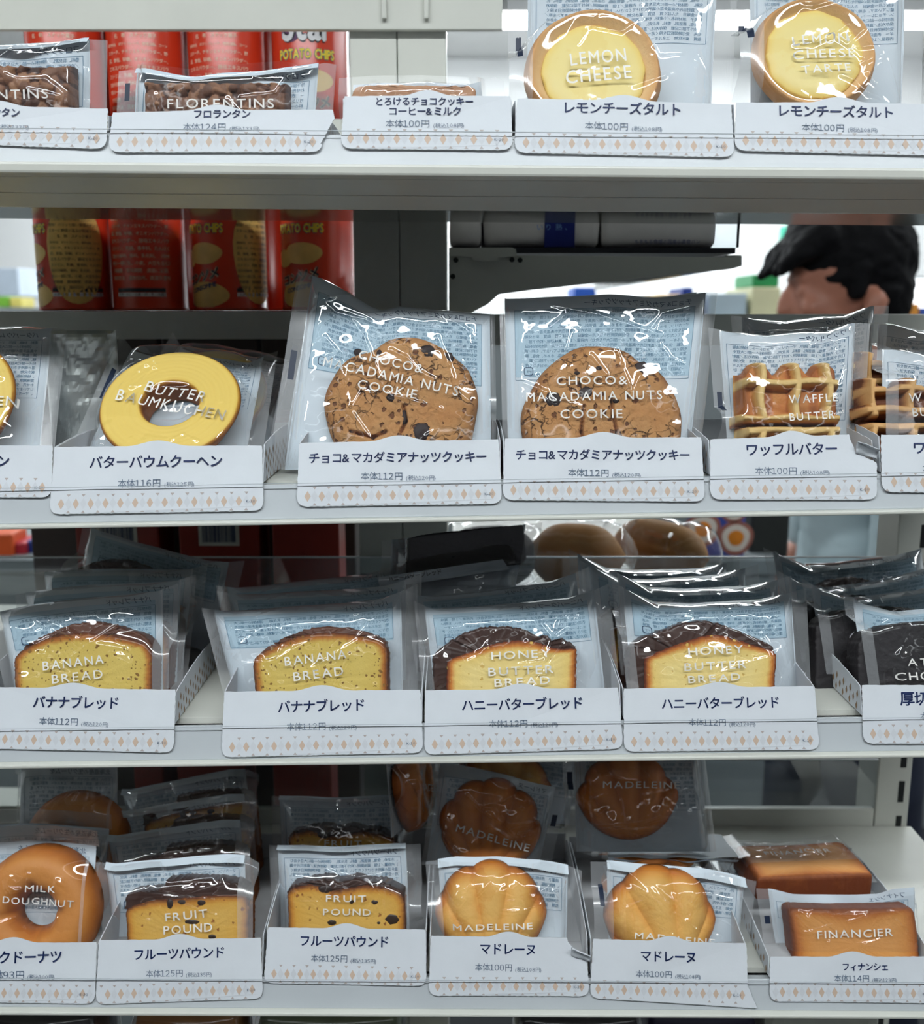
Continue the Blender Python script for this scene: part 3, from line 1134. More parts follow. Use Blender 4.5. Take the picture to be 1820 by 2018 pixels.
        s.film.add(np.stack([X, s.Yf, Z], -1).reshape(-1, 3), F, mi, True)
        for args in s.prints:
            s.print_now(*args)
        s.film.build('wrapper_film', s.filmm, s.t)
        return s.t

    # -------- foods
    def polar(s, name, m, c, R, H, nr=36, nt=160, base=-0.0012, tone=None, parent=None, hole=None, taper=1.0):
        th = np.linspace(0, 2 * np.pi, nt, endpoint=False)
        rho = np.concatenate([[1.0], np.linspace(1.0, hole if hole else 0.0, nr)])
        RR, TT = np.meshgrid(rho, th, indexing='ij')
        rr = R(TT) * RR if not hole else R(TT) * RR
        X, Z = c[0] + rr * np.cos(TT), c[1] + rr * np.sin(TT)
        h = H(RR, TT, X, Z)
        Y = base - np.maximum(h, 0)
        Y[0] = base
        X[0], Z[0] = c[0] + (X[0] - c[0]) * taper, c[1] + (Z[0] - c[1]) * taper
        if hole:
            X = np.vstack([X, X[-1:]])
            Z = np.vstack([Z, Z[-1:]])
            Y = np.vstack([Y, np.full((1, nt), base)])
            RR = np.vstack([RR, RR[-1:]])
            TT = np.vstack([TT, TT[-1:]])
        tn = tone(RR, TT, X, Z) if tone else RR * 0 + 0.5
        n = X.shape[0]
        idx = np.arange(n * nt).reshape(n, nt)
        F = np.stack([idx[:-1], np.roll(idx[:-1], -1, 1), np.roll(idx[1:], -1, 1), idx[1:]], -1).reshape(-1, 4)
        b = MB()
        b.add(np.stack([X, Y, Z], -1).reshape(-1, 3), F[:, ::-1].tolist(), 0, True, tn.reshape(-1))
        return b.build(name, [m], s.t if parent is None else parent)

    def slab(s, name, m, outline, T, depths=(0.0, 0.0012, 0.003, 0.006, 0.010, 0.018), tones=(0, 0.12, 0.32, 0.55, 0.75, 1), px=True,
             back=-0.0012, jit=0.0002, rough=0.0003, parent=None, seed=3, edge=None, side_tone=0.0, round_=0.0012):
        """a solid with the given outline (pixels): sides to the back film, front face in rings"""
        rng = np.random.default_rng(seed)
        O = np.array([s.uv(*p, -T) for p in outline]) if px else np.array(outline)
        # resample
        seg = np.linalg.norm(np.roll(O, -1, 0) - O, axis=1)
        cum = np.concatenate([[0], np.cumsum(seg)])
        n = int(min(240, cum[-1] / 0.0013))
        tt = np.linspace(0, cum[-1], n, endpoint=False)
        O2 = np.stack([np.interp(tt, cum, np.append(O[:, k], O[0, k])) for k in (0, 1)], 1)
        for _ in range(2):
            O2 = (np.roll(O2, 1, 0) + 2 * O2 + np.roll(O2, -1, 0)) / 4
        O2 += rng.normal(size=O2.shape) * jit
        c = O2.mean(0)
        dist = np.linalg.norm(O2 - c, axis=1)
        rings, tn, ys = [], [], []
        rings.append(O2)
        tn.append(np.full(n, side_tone))
        ys.append(np.full(n, back))
        rings.append(O2)
        tn.append(np.full(n, side_tone))
        ys.append(np.full(n, -T + round_))
        for d, t_ in zip(depths, tones):
            k = np.clip(1 - (d + 0.0004) / dist, 0.42 - d * 4, 1)
            p = c + (O2 - c) * k[:, None]
            rings.append(p)
            tt_ = np.full(n, t_)
            if edge is not None:
                tt_ = np.clip(tt_ + edge(p), 0, 1)
            tn.append(tt_)
            ys.append(-T + (round_ * 0.5 if d == 0 else 0) + rough * (fbm(p[:, 0] * 600, p[:, 1] * 600, seed) - 0.5) * 2)
        p = c + (O2 - c) * 0.35
        for k in (0.2, 0.02):
            p = c + (O2 - c) * k
            rings.append(p)
            tn.append(np.full(n, tones[-1]))
            ys.append(-T + rough * (fbm(p[:, 0] * 600, p[:, 1] * 600, seed) - 0.5) * 2)
        X = np.array(rings)
        Y = np.array(ys)
        m_ = len(rings)
        idx = np.arange(m_ * n).reshape(m_, n)
        F = np.stack([idx[:-1], np.roll(idx[:-1], -1, 1), np.roll(idx[1:], -1, 1), idx[1:]], -1).reshape(-1, 4).tolist()
        F.append(idx[-1].tolist())
        b = MB()
        b.add(np.stack([X[..., 0], Y, X[..., 1]], -1).reshape(-1, 3), F, 0, True, np.array(tn).reshape(-1))
        o = b.build(name, [m], s.t if parent is None else parent, recalc=True)
        return o

    def lump(s, name, m, px, py, rx, rz, T, dep=0.003, seed=1, parent=None, sq=1.0, on=None):
        c = s.uv(px, py, -T)
        if on is not None:
            T = -s.surf(on, c[0], c[1])
            c = s.uv(px, py, -T)
        e = abs(s.uv(px + rx, py, -T)[0] - c[0])
        g = abs(s.uv(px, py - rz, -T)[1] - c[1])
        rng = np.random.default_rng(seed)
        b = MB()
        nu, nv = 14, 9
        V, F = [], []
        for j in range(nv + 1):
            ph = -math.pi / 2 + math.pi * j / nv
            for i in range(nu):
                th = 2 * math.pi * i / nu
                k = 1 + 0.22 * (rng.random() - 0.5)
                ct, st = math.cos(th), math.sin(th)
                k2 = 1 / max(abs(ct), abs(st)) ** (0.6 * (sq - 1)) if sq > 1 else 1
                V.append((c[0] + e * math.cos(ph) * ct * k * k2, -T + 0.0003 - dep * math.sin(ph) * k, c[1] + g * math.cos(ph) * st * k * k2))
        for j in range(nv):
            for i in range(nu):
                F.append((j * nu + i, j * nu + (i + 1) % nu, (j + 1) * nu + (i + 1) % nu, (j + 1) * nu + i))
        b.add(V, F, 0, True)
        return b.build(name, [m], s.t if parent is None else parent, recalc=True)


def rot(lean, yaw=0.0, roll=0.0):
    return (Matrix.Rotation(math.radians(yaw), 3, 'Z') @ Matrix.Rotation(-math.radians(lean), 3, 'X') @ Matrix.Rotation(math.radians(roll), 3, 'Y')).to_euler()


# ------------------------------------------------------------------ store room, lights
def room():
    def plane(name, x0, x1, y0, y1, z0, z1, m):
        b = MB()
        b.box(x0, x1, y0, y1, z0, z1)
        return struct(b.build(name, [m]))
    tile = mat('floor_tile', rgb(58, 60, 62), 0.25, var=0.05, vscale=6)
    wall = mat('white_wall_panel', rgb(236, 238, 238), 0.6, var=0.02, vscale=3)
    ceil = mat('white_ceiling_board', rgb(240, 240, 238), 0.8, var=0.02, vscale=8, bump=0.1)
    plane('floor', -4.05, 4.05, -2.65, 5.65, -0.05, 0.0, tile)
    plane('ceiling', -4.05, 4.05, -2.65, 5.65, 2.75, 2.80, ceil)
    plane('wall_back', -4.05, 4.05, 5.6, 5.65, 0.0, 2.75, wall)
    dark = mat('dark_shelf_wall', rgb(84, 84, 88), 0.7, var=0.2, vscale=4)
    plane('wall_front', -4.05, 4.05, -2.65, -2.6, 0.0, 2.75, dark)
    plane('wall_left', -4.05, -4.0, -2.6, 5.6, 0.0, 2.75, wall)
    plane('wall_right', 4.0, 4.05, -2.6, 5.6, 0.0, 2.75, wall)
    white = mat('white_lamp_housing', rgb(238, 238, 236), 0.4, var=0.02)

    def strip(x, y, length, along, strength, label):
        t = thing('ceiling_light', label, 'light', (x, y, 2.75), (0, 0, 0 if along == 'x' else math.pi / 2), 'ceiling strip lights')
        b = MB()
        b.box(-length / 2, length / 2, -0.11, 0.11, -0.05, -0.002)
        b.build('lamp_housing', [white], t)
        b = MB()
        b.box(-length / 2 + 0.02, length / 2 - 0.02, -0.085, 0.085, -0.062, -0.0505)
        b.build('diffuser', [emit_mat('lamp_glow', (0.92, 0.975, 1.0, 1), strength)], t)
    strip(-0.2, -0.55, 3.4, 'x', LIGHT_FRONT, 'ceiling strip light over the aisle in front of the cake shelves')
    strip(0.3, -2.1, 3.4, 'x', LIGHT_FRONT * 0.1, 'ceiling strip light behind the viewer of the cake shelves')
    strip(-1.2, 2.6, 3.0, 'x', LIGHT_FAR, 'ceiling strip light beyond the shelves on the left')
    strip(1.9, 2.4, 3.0, 'y', LIGHT_FAR, 'ceiling strip light beyond the shelves above the person')
    strip(0.2, 4.7, 4.0, 'x', LIGHT_FAR * 3, 'added ceiling strip light brightening the far wall')  # lamp added close to the far wall to whiten it


room()

# ------------------------------------------------------------------ the shelves and posts
shelf(1, 'top cake shelf with glossy underside, holding lemon tarts and florentines')
shelf(2, 'second cake shelf holding ring cakes, round cookies and waffles')
shelf(3, 'third cake shelf holding banana and honey bread slices')
shelf(4, 'lowest cake shelf holding doughnuts, fruit cakes, madeleines and a financier')


def posts():
    def slotted(name, label, x0, x1, ya, yb, slots, top=2.05):
        t = thing('upright_post', label, 'post', ((x0 + x1) / 2, (ya + yb) / 2, 0), group='steel upright posts')
        b = MB()
        hx, hy = (x1 - x0) / 2, (yb - ya) / 2
        b.box(-hx, hx, -hy, hy, 0.0, top)
        b.build('post_body', [MT['paint']], t, bevel=0.0012)
        if slots:
            b = MB()
            z = 0.35
            while z < top - 0.06:
                if -0.85 < z - CZ:
                    b.box(hx * 0.28, hx * 0.62, -hy - 0.0006, -hy + 0.001, z, z + 0.020)
                z += 0.0335
            b.build('mounting_slots', [MT['slot']], t)
        return t
    MT['slot'] = mat('dark_slot', (0.01, 0.012, 0.013, 1), 0.8)
    slotted('upright_post', 'slotted steel post at the right end of the cake shelves', 0.372, 0.402, YR + 0.001, YR + 0.045, True, CZ - 0.0255)
    a = [at(px, 500, 0.855)[0] for px in (697, 786.3, 787.8, 880)]
    slotted('upright_post', 'cream steel post beside the red can stacks, left one of the pair', a[0], a[1], 0.853, 0.9, False)
    slotted('upright_post', 'cream steel post carrying the bread bracket, right one of the pair', a[2], a[3], 0.853, 0.9, False)
    return a


PX = posts()


def beam(label, x0, x1, y0, y1, z0, z1, hooks=()):
    t = thing('cross_beam', label, 'beam', ((x0 + x1) / 2, (y0 + y1) / 2, z0), group='cross beams behind the cake shelves')
    o = np.array(t.location)
    b = MB()
    b.box(x0 - o[0], x1 - o[0], y0 - o[1], y1 - o[1], 0, z1 - z0)
    b.build('beam_body', [MT['paint']], t, bevel=0.0008)
    for hx in hooks:
        b = MB()
        b.box(hx - 0.002 - o[0], hx + 0.002 - o[0], y0 - 0.004 - o[1], y0 - 0.0005 - o[1], z1 - z0 - 0.016, z1 - z0 + 0.02)
        b.build('hook_tab', [MT['paint']], t, bevel=0.001)
    return t


beam('cream cross beam at the top left, above the red cans', -0.72, at(990, 40, 0.846)[0], 0.846, 0.8525, CZ + 0.2175, CZ + 0.2405,
     (at(757, 30, 0.846)[0], at(840, 30, 0.846)[0]))
beam('grey green cross beam under the lower red cans', -0.72, PX[0] - 0.0005, 0.858, 0.864, CZ - 0.0200, CZ + 0.0030)
beam('grey green cross beam on the right, in front of the person', PX[3] + 0.0005, 0.80, 0.856, 0.862, CZ - 0.0250, CZ + 0.0005)
beam('low cream beam at the back of the lowest shelf', -0.60, 0.371, YR + 0.0008, YR + 0.008, zrow(4, 0) - 0.0085, zrow(4, 0) + 0.0145)


def fence(row, label, ztop_px, xr_px, zlow):
    zt = at(910, ztop_px, YR + 0.003)[2]
    x1 = at(xr_px, ztop_px, YR + 0.003)[0]
    t = thing('clear_back_stop', label, 'back stop', (0, YR + 0.002, zlow), group='clear back stops')
    b = MB()
    b.box(-0.6, x1, 0.0005, 0.0025, 0, zt - zlow - 0.0012)
    b.build('clear_panel', [MT['acrylic']], t)
    b = MB()
    b.box(-0.6, x1, 0.0003, 0.0027, zt - zlow - 0.0012, zt - zlow)
    b.build('panel_edge', [MT['acrylic_edge']], t)


fence(3, 'clear plastic back stop behind the bread slices', 1097, 1780, zrow(3, 0) + 0.006)
fence(4, 'clear plastic back stop behind the madeleines and financiers', 1495, 1735, zrow(4, 0) + 0.015)

# ------------------------------------------------------------------ trays
G1, G2, G3, G4 = 'card trays on the top shelf', 'card trays on the second shelf', 'card trays on the third shelf', 'card trays on the lowest shelf'
TRAYS = [
    (1, 'white card tray of florentines cut by the left edge, top shelf', -240, 208, 276, 293, 207, [('フロランタン', -70, 40, 221, 226)], (('本体124円', '(税込133円)'), -92, 58, 247, 250), 'K-20', G1, dict(ytr=214)),
    (1, 'white card tray of florentines with torn right edge, top shelf', 214, 634, 299, 299, 222, [('フロランタン', 383, 494, 228)], (('本体124円', '(税込133円)'), 361, 512, 253), 'K-20', G1, dict(ytr=216, tear='slant')),
    (1, 'small white tray labelled for chocolate coffee milk cookies, top shelf', 672, 1009, 292, 295, 190, [('とろけるチョコクッキー', 741, 932, 203), ('コーヒー&ミルク', 767, 908, 222)], (('本体100円', '(税込108円)'), 760, 914, 246), 'K-20', G1, {}),
    (1, 'white tray of lemon cheese tarts showing two lines of lettering, top shelf', 1014, 1446, 300, 309, 194, [('レモンチーズタルト', 1112, 1340, 215, 220)], (('本体100円', '(税込108円)'), 1152, 1304, 250, 254), 'K-10', G1, dict(ytr=206)),
    (1, 'white tray of lemon cheese tarts at the right edge, top shelf', 1448, 1860, 296, 306, 202, [('レモンチーズタルト', 1534, 1758, 221, 226)], (('本体100円', '(税込108円)'), 1579, 1728, 253, 256), 'K-10', G1, dict(ytr=206)),
    (2, 'white tray of butter ring cakes cut by the left edge', -310, 100, 978, 980, 878, [('バターバウムクーヘン', -240, 19, 912, 911)], (('本体116円', '(税込125円)'), -186, -35, 950), 'K-10', G2, {}),
    (2, 'white tray of butter ring cakes, whole front visible beside the gap', 98, 518, 1013, 1006, 881, [('バターバウムクーヘン', 177, 438, 914, 911)], (('本体116円', '(税込125円)'), 233, 383, 955, 952), 'K-10', G2, dict(ytr=878)),
    (2, 'white tray of choco macadamia cookies to the right of the gap', 585, 988, 998, 992, 873, [('チョコ&マカダミアナッツクッキー', 609, 958, 905, 902)], (('本体112円', '(税込120円)'), 711, 858, 940), 'K-20', G2, dict(ytr=866)),
    (2, 'white tray of choco macadamia cookies next to the waffles', 991, 1388, 985, 988, 864, [('チョコ&マカダミアナッツクッキー', 1016, 1358, 898, 899)], (('本体112円', '(税込120円)'), 1119, 1262, 933, 935), 'K-20', G2, dict(ytr=862)),
    (2, 'white tray of butter waffles with a torn top right corner', 1400, 1728, 984, 984, 866, [('ワッフルバター', 1470, 1648, 889, 887)], (('本体100円', '(税込108円)'), 1487, 1634, 930), 'K-10', G2, dict(ytr=855, tear='corner')),
    (2, 'white tray of waffles cut by the right edge', 1738, 2070, 969, 972, 857, [('ワッフルショコラ', 1799, 2010, 885)], (('本体100円', '(税込108円)'), 1817, 1964, 925), 'K-10', G2, {}),
    (3, 'white tray of banana bread at the left edge', -70, 341, 1474, 1483, 1353, [('バナナブレッド', 66, 234, 1385, 1388)], (('本体112円', '(税込120円)'), 78, 214, 1422, 1426), 'K-10', G3, dict(ytr=1359)),
    (3, 'white tray of banana bread to the right of the dark gap', 437, 833, 1492, 1483, 1363, [('バナナブレッド', 548, 718, 1395, 1391)], (('本体112円', '(税込120円)'), 565, 703, 1434, 1431), 'K-10', G3, dict(ytr=1359)),
    (3, 'white tray of honey butter bread beside the banana bread', 837, 1227, 1487, 1475, 1360, [('ハニーバターブレッド', 910, 1147, 1392, 1387)], (('本体112円', '(税込120円)'), 963, 1099, 1428, 1426), 'K-10', G3, dict(ytr=1355)),
    (3, 'white tray of honey butter bread with a grey smudge, right one', 1230, 1614, 1481, 1477, 1357, [('ハニーバターブレッド', 1303, 1534, 1389, 1386)], (('本体112円', '(税込120円)'), 1356, 1488, 1425), 'K-10', G3, dict(ytr=1352)),
    (3, 'white tray of thick cut chocolate bread at the right edge', 1701, 2090, 1465, 1467, 1350, [('厚切りショコラ', 1772, 1968, 1379)], (('本体116円', '(税込125円)'), 1812, 1950, 1413), 'K-10', G3, {}),
    (4, 'white tray of milk doughnuts at the left edge', -150, 186, 1974, 1978, 1857, [('ミルクドーナツ', -50, 122, 1889, 1887)], (('本体93円', '(税込100円)'), -28, 108, 1923), 'K-20', G4, {}),
    (4, 'white tray of fruit pound cakes beside the doughnuts', 189, 517, 1979, 1968, 1853, [('フルーツパウンド', 265, 442, 1883, 1878)], (('本体125円', '(税込135円)'), 288, 418, 1920, 1918), 'K-10', G4, dict(ytr=1848)),
    (4, 'white tray of fruit pound cakes set higher than its neighbours', 520, 839, 1937, 1943, 1827, [('フルーツパウンド', 592, 765, 1855, 1858)], (('本体125円', '(税込135円)'), 613, 741, 1889, 1892), 'K-10', G4, dict(ytr=1832)),
    (4, 'white tray of madeleines with torn curled top corner', 845, 1160, 1962, 1963, 1844, [('マドレーヌ', 946, 1054, 1871, 1873)], (('本体100円', '(税込108円)'), 936, 1066, 1907, 1909), 'K-10', G4, dict(ytr=1848, tear='curl')),
    (4, 'white tray of madeleines with a flared lower right corner', 1163, 1474, 1967, 1980, 1850, [('マドレーヌ', 1262, 1369, 1885, 1888)], (('本体100円', '(税込108円)'), 1252, 1380, 1920, 1923), 'K-10', G4, dict(ytr=1859, tear='flare')),
    (4, 'white tray of financiers at the right, nearly empty behind', 1517, 1848, 1973, 1977, 1885, [('フィナンシェ', 1659, 1748, 1906)], (('本体114円', '(税込123円)'), 1643, 1766, 1929), 'K-10', G4, {}),
]
TR = []
for row, label, xl, xr, ybl, ybr, yt, texts, price, code, grp, kw in TRAYS:
    TR.append(tray(row, label, xl, xr, ybl, ybr, yt, texts, price, code=code, group=grp, **kw))

# ------------------------------------------------------------------ wrapped cakes
BODY = '名称／焼菓子　原材料名／小麦粉、砂糖、鶏卵、マーガリン、チョコレート、植物油脂、水あめ、食塩、膨張剤、香料、乳化剤、（原材料の一部に大豆を含む）内容量／１個　賞味期限／枠外下部に記載　保存方法／直射日光や高温多湿の場所をさけてください。お問い合わせ先　受付時間祝日を除く月～金曜日　たんぱく質　脂質　炭水化物　エネルギー　表面に記載しています。'
GT, GC, GW = 'wrapped tarts and bars on the top shelf', 'wrapped cakes on the second shelf', 'wrapped slices on the third shelf'
GM = 'wrapped cakes on the lowest shelf'


def edge_tone(w):
    return lambda R_, T_, X, Z: np.clip((1 - R_) / w, 0, 1)


# --- top shelf
def florentine(label, dx, px, TL, TR_, BL, BR, bar, text, seed, top, mark):
    p = Pk(1, 'florentine_pack', label, px, 215, 0.664, 7, group=GT)
    p.wrap(TL, TR_, BL, BR, 0.017, (0.013, 0.012), top=top, seed=seed, ramp=0.012, mark=mark, back=('フロランタン', BODY, 0.3), topflap=0.004, noise=0.4, ncre=4)
    a, b = p.uv(bar[0], bar[1], -0.014), p.uv(bar[2], bar[1], -0.014)
    h0, h1 = 0.004, (a[1] + b[1]) / 2
    n, m = 130, 60
    X, Z = np.meshgrid(np.linspace(a[0], b[0], n), np.linspace(h0, h1, m))
    H = np.zeros_like(X)
    C = np.zeros_like(X) + 0.2
    rng = np.random.default_rng(seed)
    for _ in range(150):                                   # almond flakes set in caramel
        cx, cz = rng.uniform(a[0], b[0]), rng.uniform(h0, h1)
        an, e1, e2 = rng.uniform(0, 3.14), rng.uniform(0.003, 0.0065), rng.uniform(0.0018, 0.004)
        u = (X - cx) * math.cos(an) + (Z - cz) * math.sin(an)
        v = -(X - cx) * math.sin(an) + (Z - cz) * math.cos(an)
        q = 1 - (u / e1) ** 2 - (v / e2) ** 2
        hh = np.where(q > 0, np.sqrt(np.clip(q, 0, 1)) * rng.uniform(0.0012, 0.0032) + rng.uniform(-0.3, 0.3) * u, 0)
        C = np.where(hh > H, rng.uniform(0.4, 1.0), C)
        H = np.maximum(H, hh)
    ed = np.minimum(np.minimum(X - a[0], b[0] - X), np.minimum(Z - h0 + 0.004, h1 - Z))
    rr = np.clip(ed / 0.002, 0, 1)
    Y = -(0.0105 * np.sqrt(np.clip(rr, 0, 1)) + H * rr) - 0.001
    Z2 = Z + np.where(Z > h1 - 0.003, 0.0012 * (vnoise(X * 400, X * 0 + seed, seed) - 0.4), 0)
    idx = np.arange(n * m).reshape(m, n)
    bb = MB()
    bb.add(np.stack([X, Y, Z2], -1).reshape(-1, 3), np.stack([idx[:-1, :-1], idx[:-1, 1:], idx[1:, 1:], idx[1:, :-1]], -1).reshape(-1, 4).tolist(), 0, True, C.reshape(-1))
    bb.build('florentine_bar', [MT['floren']], p.t)
    p.print_('FLORENTINS', *text, 18, 0.016)
    return p.done()


florentine('wrapped dark florentine bar in the left edge tray', 0, 20, (-170, 96), (212, 79), (-165, 215), (210, 215), (-140, 123, 138), (-114, 199, 98, 196), 3,
           [(-170, 96), (-60, 92), (60, 90), (120, 84), (170, 78), (212, 80)], [('l', 0.5, 0.75)])
florentine('wrapped dark florentine bar in the torn tray', 0, 440, (232, 138), (662, 124), (228, 222), (655, 222), (278, 157, 566), (331, 215, 541, 215), 5,
           [(232, 138), (285, 138), (340, 148), (385, 154), (440, 148), (520, 141), (590, 134), (640, 124), (662, 126)], [('l', 0.55, 0.8)])


def cookie_pack_low():
    p = Pk(1, 'cookie_pack', 'wrapped coffee milk cookie, only its tan top edge showing over the small tray', 835, 188, 0.660, 5, group=GT)
    p.wrap((673, 168), (992, 160), (672, 195), (996, 195), 0.016, (0.008, 0.016), seed=9, ramp=0.010,
           top=[(673, 168), (740, 163), (830, 162), (925, 166), (955, 158), (975, 152), (992, 160)], back=None, noise=0.6)
    p.slab('cookie', MT['choc_cookie'], [(690, 192), (700, 170), (760, 166), (930, 170), (938, 176), (938, 200), (690, 200)], 0.012, seed=2)
    b = MB()
    return p.done()


cookie_pack_low()


def tart(label, px, cx, cy, r, ri, ry_l, TL, TR_, BL, BR, texts, seed, Y0, creases, mark):
    p = Pk(1, 'lemon_tart_pack', label, px, 195, Y0, 20, group=GT)
    T = 0.021
    p.wrap(TL, TR_, BL, BR, T + 0.0015, (0.014, 0.014), seed=seed, ramp=0.03, back=('レモンチーズタルト', BODY, 0.62), creases=creases, ncre=4, mark=mark, noise=0.35)
    c = p.uv(cx, cy, -T)
    R = abs(p.uv(cx + r, cy, -T)[0] - c[0])
    Ri = abs(p.uv(cx + ri, cy, -T)[0] - c[0])
    k = Ri / R

    def Rf(t):
        return R * (1 + 0.008 * np.sin(3 * t + seed) + 0.006 * np.sin(7 * t + 2 * seed))

    def H(rho, t, X, Z):
        rim = T - 0.0045 * np.clip((rho - 0.90) / 0.10, 0, 1) ** 2 * 2
        inner = T - 0.0006 - 0.006 * np.clip((0.90 - rho) / (0.90 - k), 0, 1) ** 1.3
        h = np.where(rho > 0.90, rim, inner)
        h = np.where(rho < k - 0.01, T - 0.0095, h)
        return h + 0.0009 * (fbm(X * 260, Z * 260, seed) - 0.5)
    p.polar('tart_crust', MT['tartcrust'], c, Rf, H, nr=60, tone=lambda rho, t, X, Z: np.clip(0.95 - 0.75 * (rho > 0.8) * np.clip((rho - 0.8) / 0.15, 0, 1) + 0.0 * X, 0, 1), taper=0.78)

    def Rg(t):
        return Ri * (1.0 + 0.012 * np.sin(5 * t + seed) + 0.010 * np.sin(9 * t) + 0.01 * np.sin(14 * t + 1))
    p.polar('lemon_filling', MT['lemon'], c, Rg, lambda rho, t, X, Z: T - 0.0062 - 0.0012 * rho ** 8 * 1.5 + 0.0006 * fbm(X * 90, Z * 90, seed) + 0.0008 * (1 - rho ** 2), nr=30,
            tone=lambda rho, t, X, Z: np.clip(0.25 + 3.5 * (1 - rho), 0, 0.8) - 0.25 * (fbm(X * 70, Z * 70, seed + 5) > 0.62), base=-0.004)
    for s_, x0, y0, x1, y1, cap in texts:
        p.print_(s_, x0, y0, x1, y1, cap, T)
    return p.done()


tart('wrapped lemon cheese tart, the larger one at the middle of the top shelf', 1220, 1171, 136, 137, 102, 0, (1000, -30), (1452, -30), (1000, 200), (1440, 206),
     [('LEMON', 1124, 133, 1233, 124, 24), ('CHEESE', 1116, 168, 1243, 158, 25), ('TARTE', 1134, 222, 1226, 216, 22)], 11, 0.672,
     [[(1050, 10), (1085, 66)], [(1010, 185), (1060, 182)], [(1250, 170), (1310, 150)], [(1380, 100), (1420, 130), (1400, 160)]], [('l', 0.42, 0.66)])
tart('wrapped lemon cheese tart under many bright creases, right edge of the top shelf', 1625, 1607, 101, 123, 95, 0, (1438, -40), (1822, -36), (1440, 205), (1815, 208),
     [('LEMON', 1561, 93, 1669, 88, 19), ('CHEESE', 1562, 119, 1682, 116, 17), ('TARTE', 1578, 149, 1673, 145, 16)], 14, 0.675,
     [[(1525, 22), (1545, 55), (1565, 85), (1600, 88), (1640, 70), (1668, 50), (1672, 65)], [(1705, 55), (1672, 85), (1690, 95), (1728, 92)], [(1512, 170), (1560, 163), (1530, 180)],
      [(1655, 150), (1680, 160), (1710, 185), (1760, 196)], [(1700, 125), (1740, 105), (1735, 125)], [(1540, 0), (1600, 15), (1650, 0)]], [('l', 0.52, 0.72)])

# --- second shelf
def baum(label, px, cx, cy, r, hx, hy, hr, TL, TR_, BL, BR, texts, seed, Y0, top, creases, lean=44, name='baumkuchen_pack', mark=None, seals=(0.014, 0.012)):
    p = Pk(2, name, label, px, 878, Y0, lean, group=GC)
    T = 0.021
    p.wrap(TL, TR_, BL, BR, T + 0.001, seals, top=top, seed=seed, ramp=0.018, back=('バターバウムクーヘン', BODY, 0.5), creases=creases, mark=mark, ncre=8)
    c = p.uv(cx, cy, -T)
    R = abs(p.uv(cx + r, cy, -T)[0] - c[0])
    Rh = abs(p.uv(hx + hr, hy, -T)[0] - p.uv(hx, hy, -T)[0])
    k = Rh / R

    def H(rho, t, X, Z):
        return T - 0.003 * np.clip((rho - 0.95) / 0.05, 0, 1) ** 2 - 0.003 * np.clip((k + 0.05 - rho) / 0.05, 0, 1) ** 2 + 0.00008 * np.sin(rho * 90)

    def tone(rho, t, X, Z):
        e = np.minimum((1 - rho) * R, (rho - k) * R)
        return np.clip(e / 0.0038, 0, 1) * 0.9 - 0.08 * (np.sin(rho * 60 + np.sin(3 * t)) > 0.75)
    o = p.polar('ring_cake', MT['baum'], c, lambda t: R * (1 + 0.010 * np.sin(2 * t + 1)), H, nr=50, tone=tone, hole=k, taper=0.78)
    for s_, x0, y0, x1, y1, cap in texts:
        p.print_(s_, x0, y0, x1, y1, cap, T)
    return p.done()


baum('wrapped butter ring cake cut by the left edge', -95, -107, 785, 134, -107, 800, 54, (-300, 655), (128, 646), (-290, 878), (104, 878),
     [('BAUMKUCHEN', -186, 806, 33, 802, 18), ('BUTTER', -134, 776, -16, 774, 18)], 21, 0.690,
     None, [[(60, 770), (45, 800), (62, 820)]], lean=30, seals=(0.012, 0.010))
B1 = baum('wrapped butter ring cake tilted back, whole ring in view', 335, 335, 795, 137, 331, 814, 55, (236, 655), (548, 690), (140, 880), (520, 880),
          [('BUTTER', 285, 775, 402, 798, 19), ('BAUMKUCHEN', 229, 793, 440, 833, 18)], 22, 0.678,
          [(236, 655), (262, 690), (300, 700), (360, 698), (430, 705), (490, 712), (548, 692)],
          [[(235, 698), (275, 735), (290, 722), (345, 740)], [(290, 690), (310, 722), (260, 768), (330, 745), (400, 752)], [(340, 870), (360, 858), (390, 872)], [(520, 720), (500, 800), (490, 860)]],
          mark=[('l', 0.52, 0.76)])


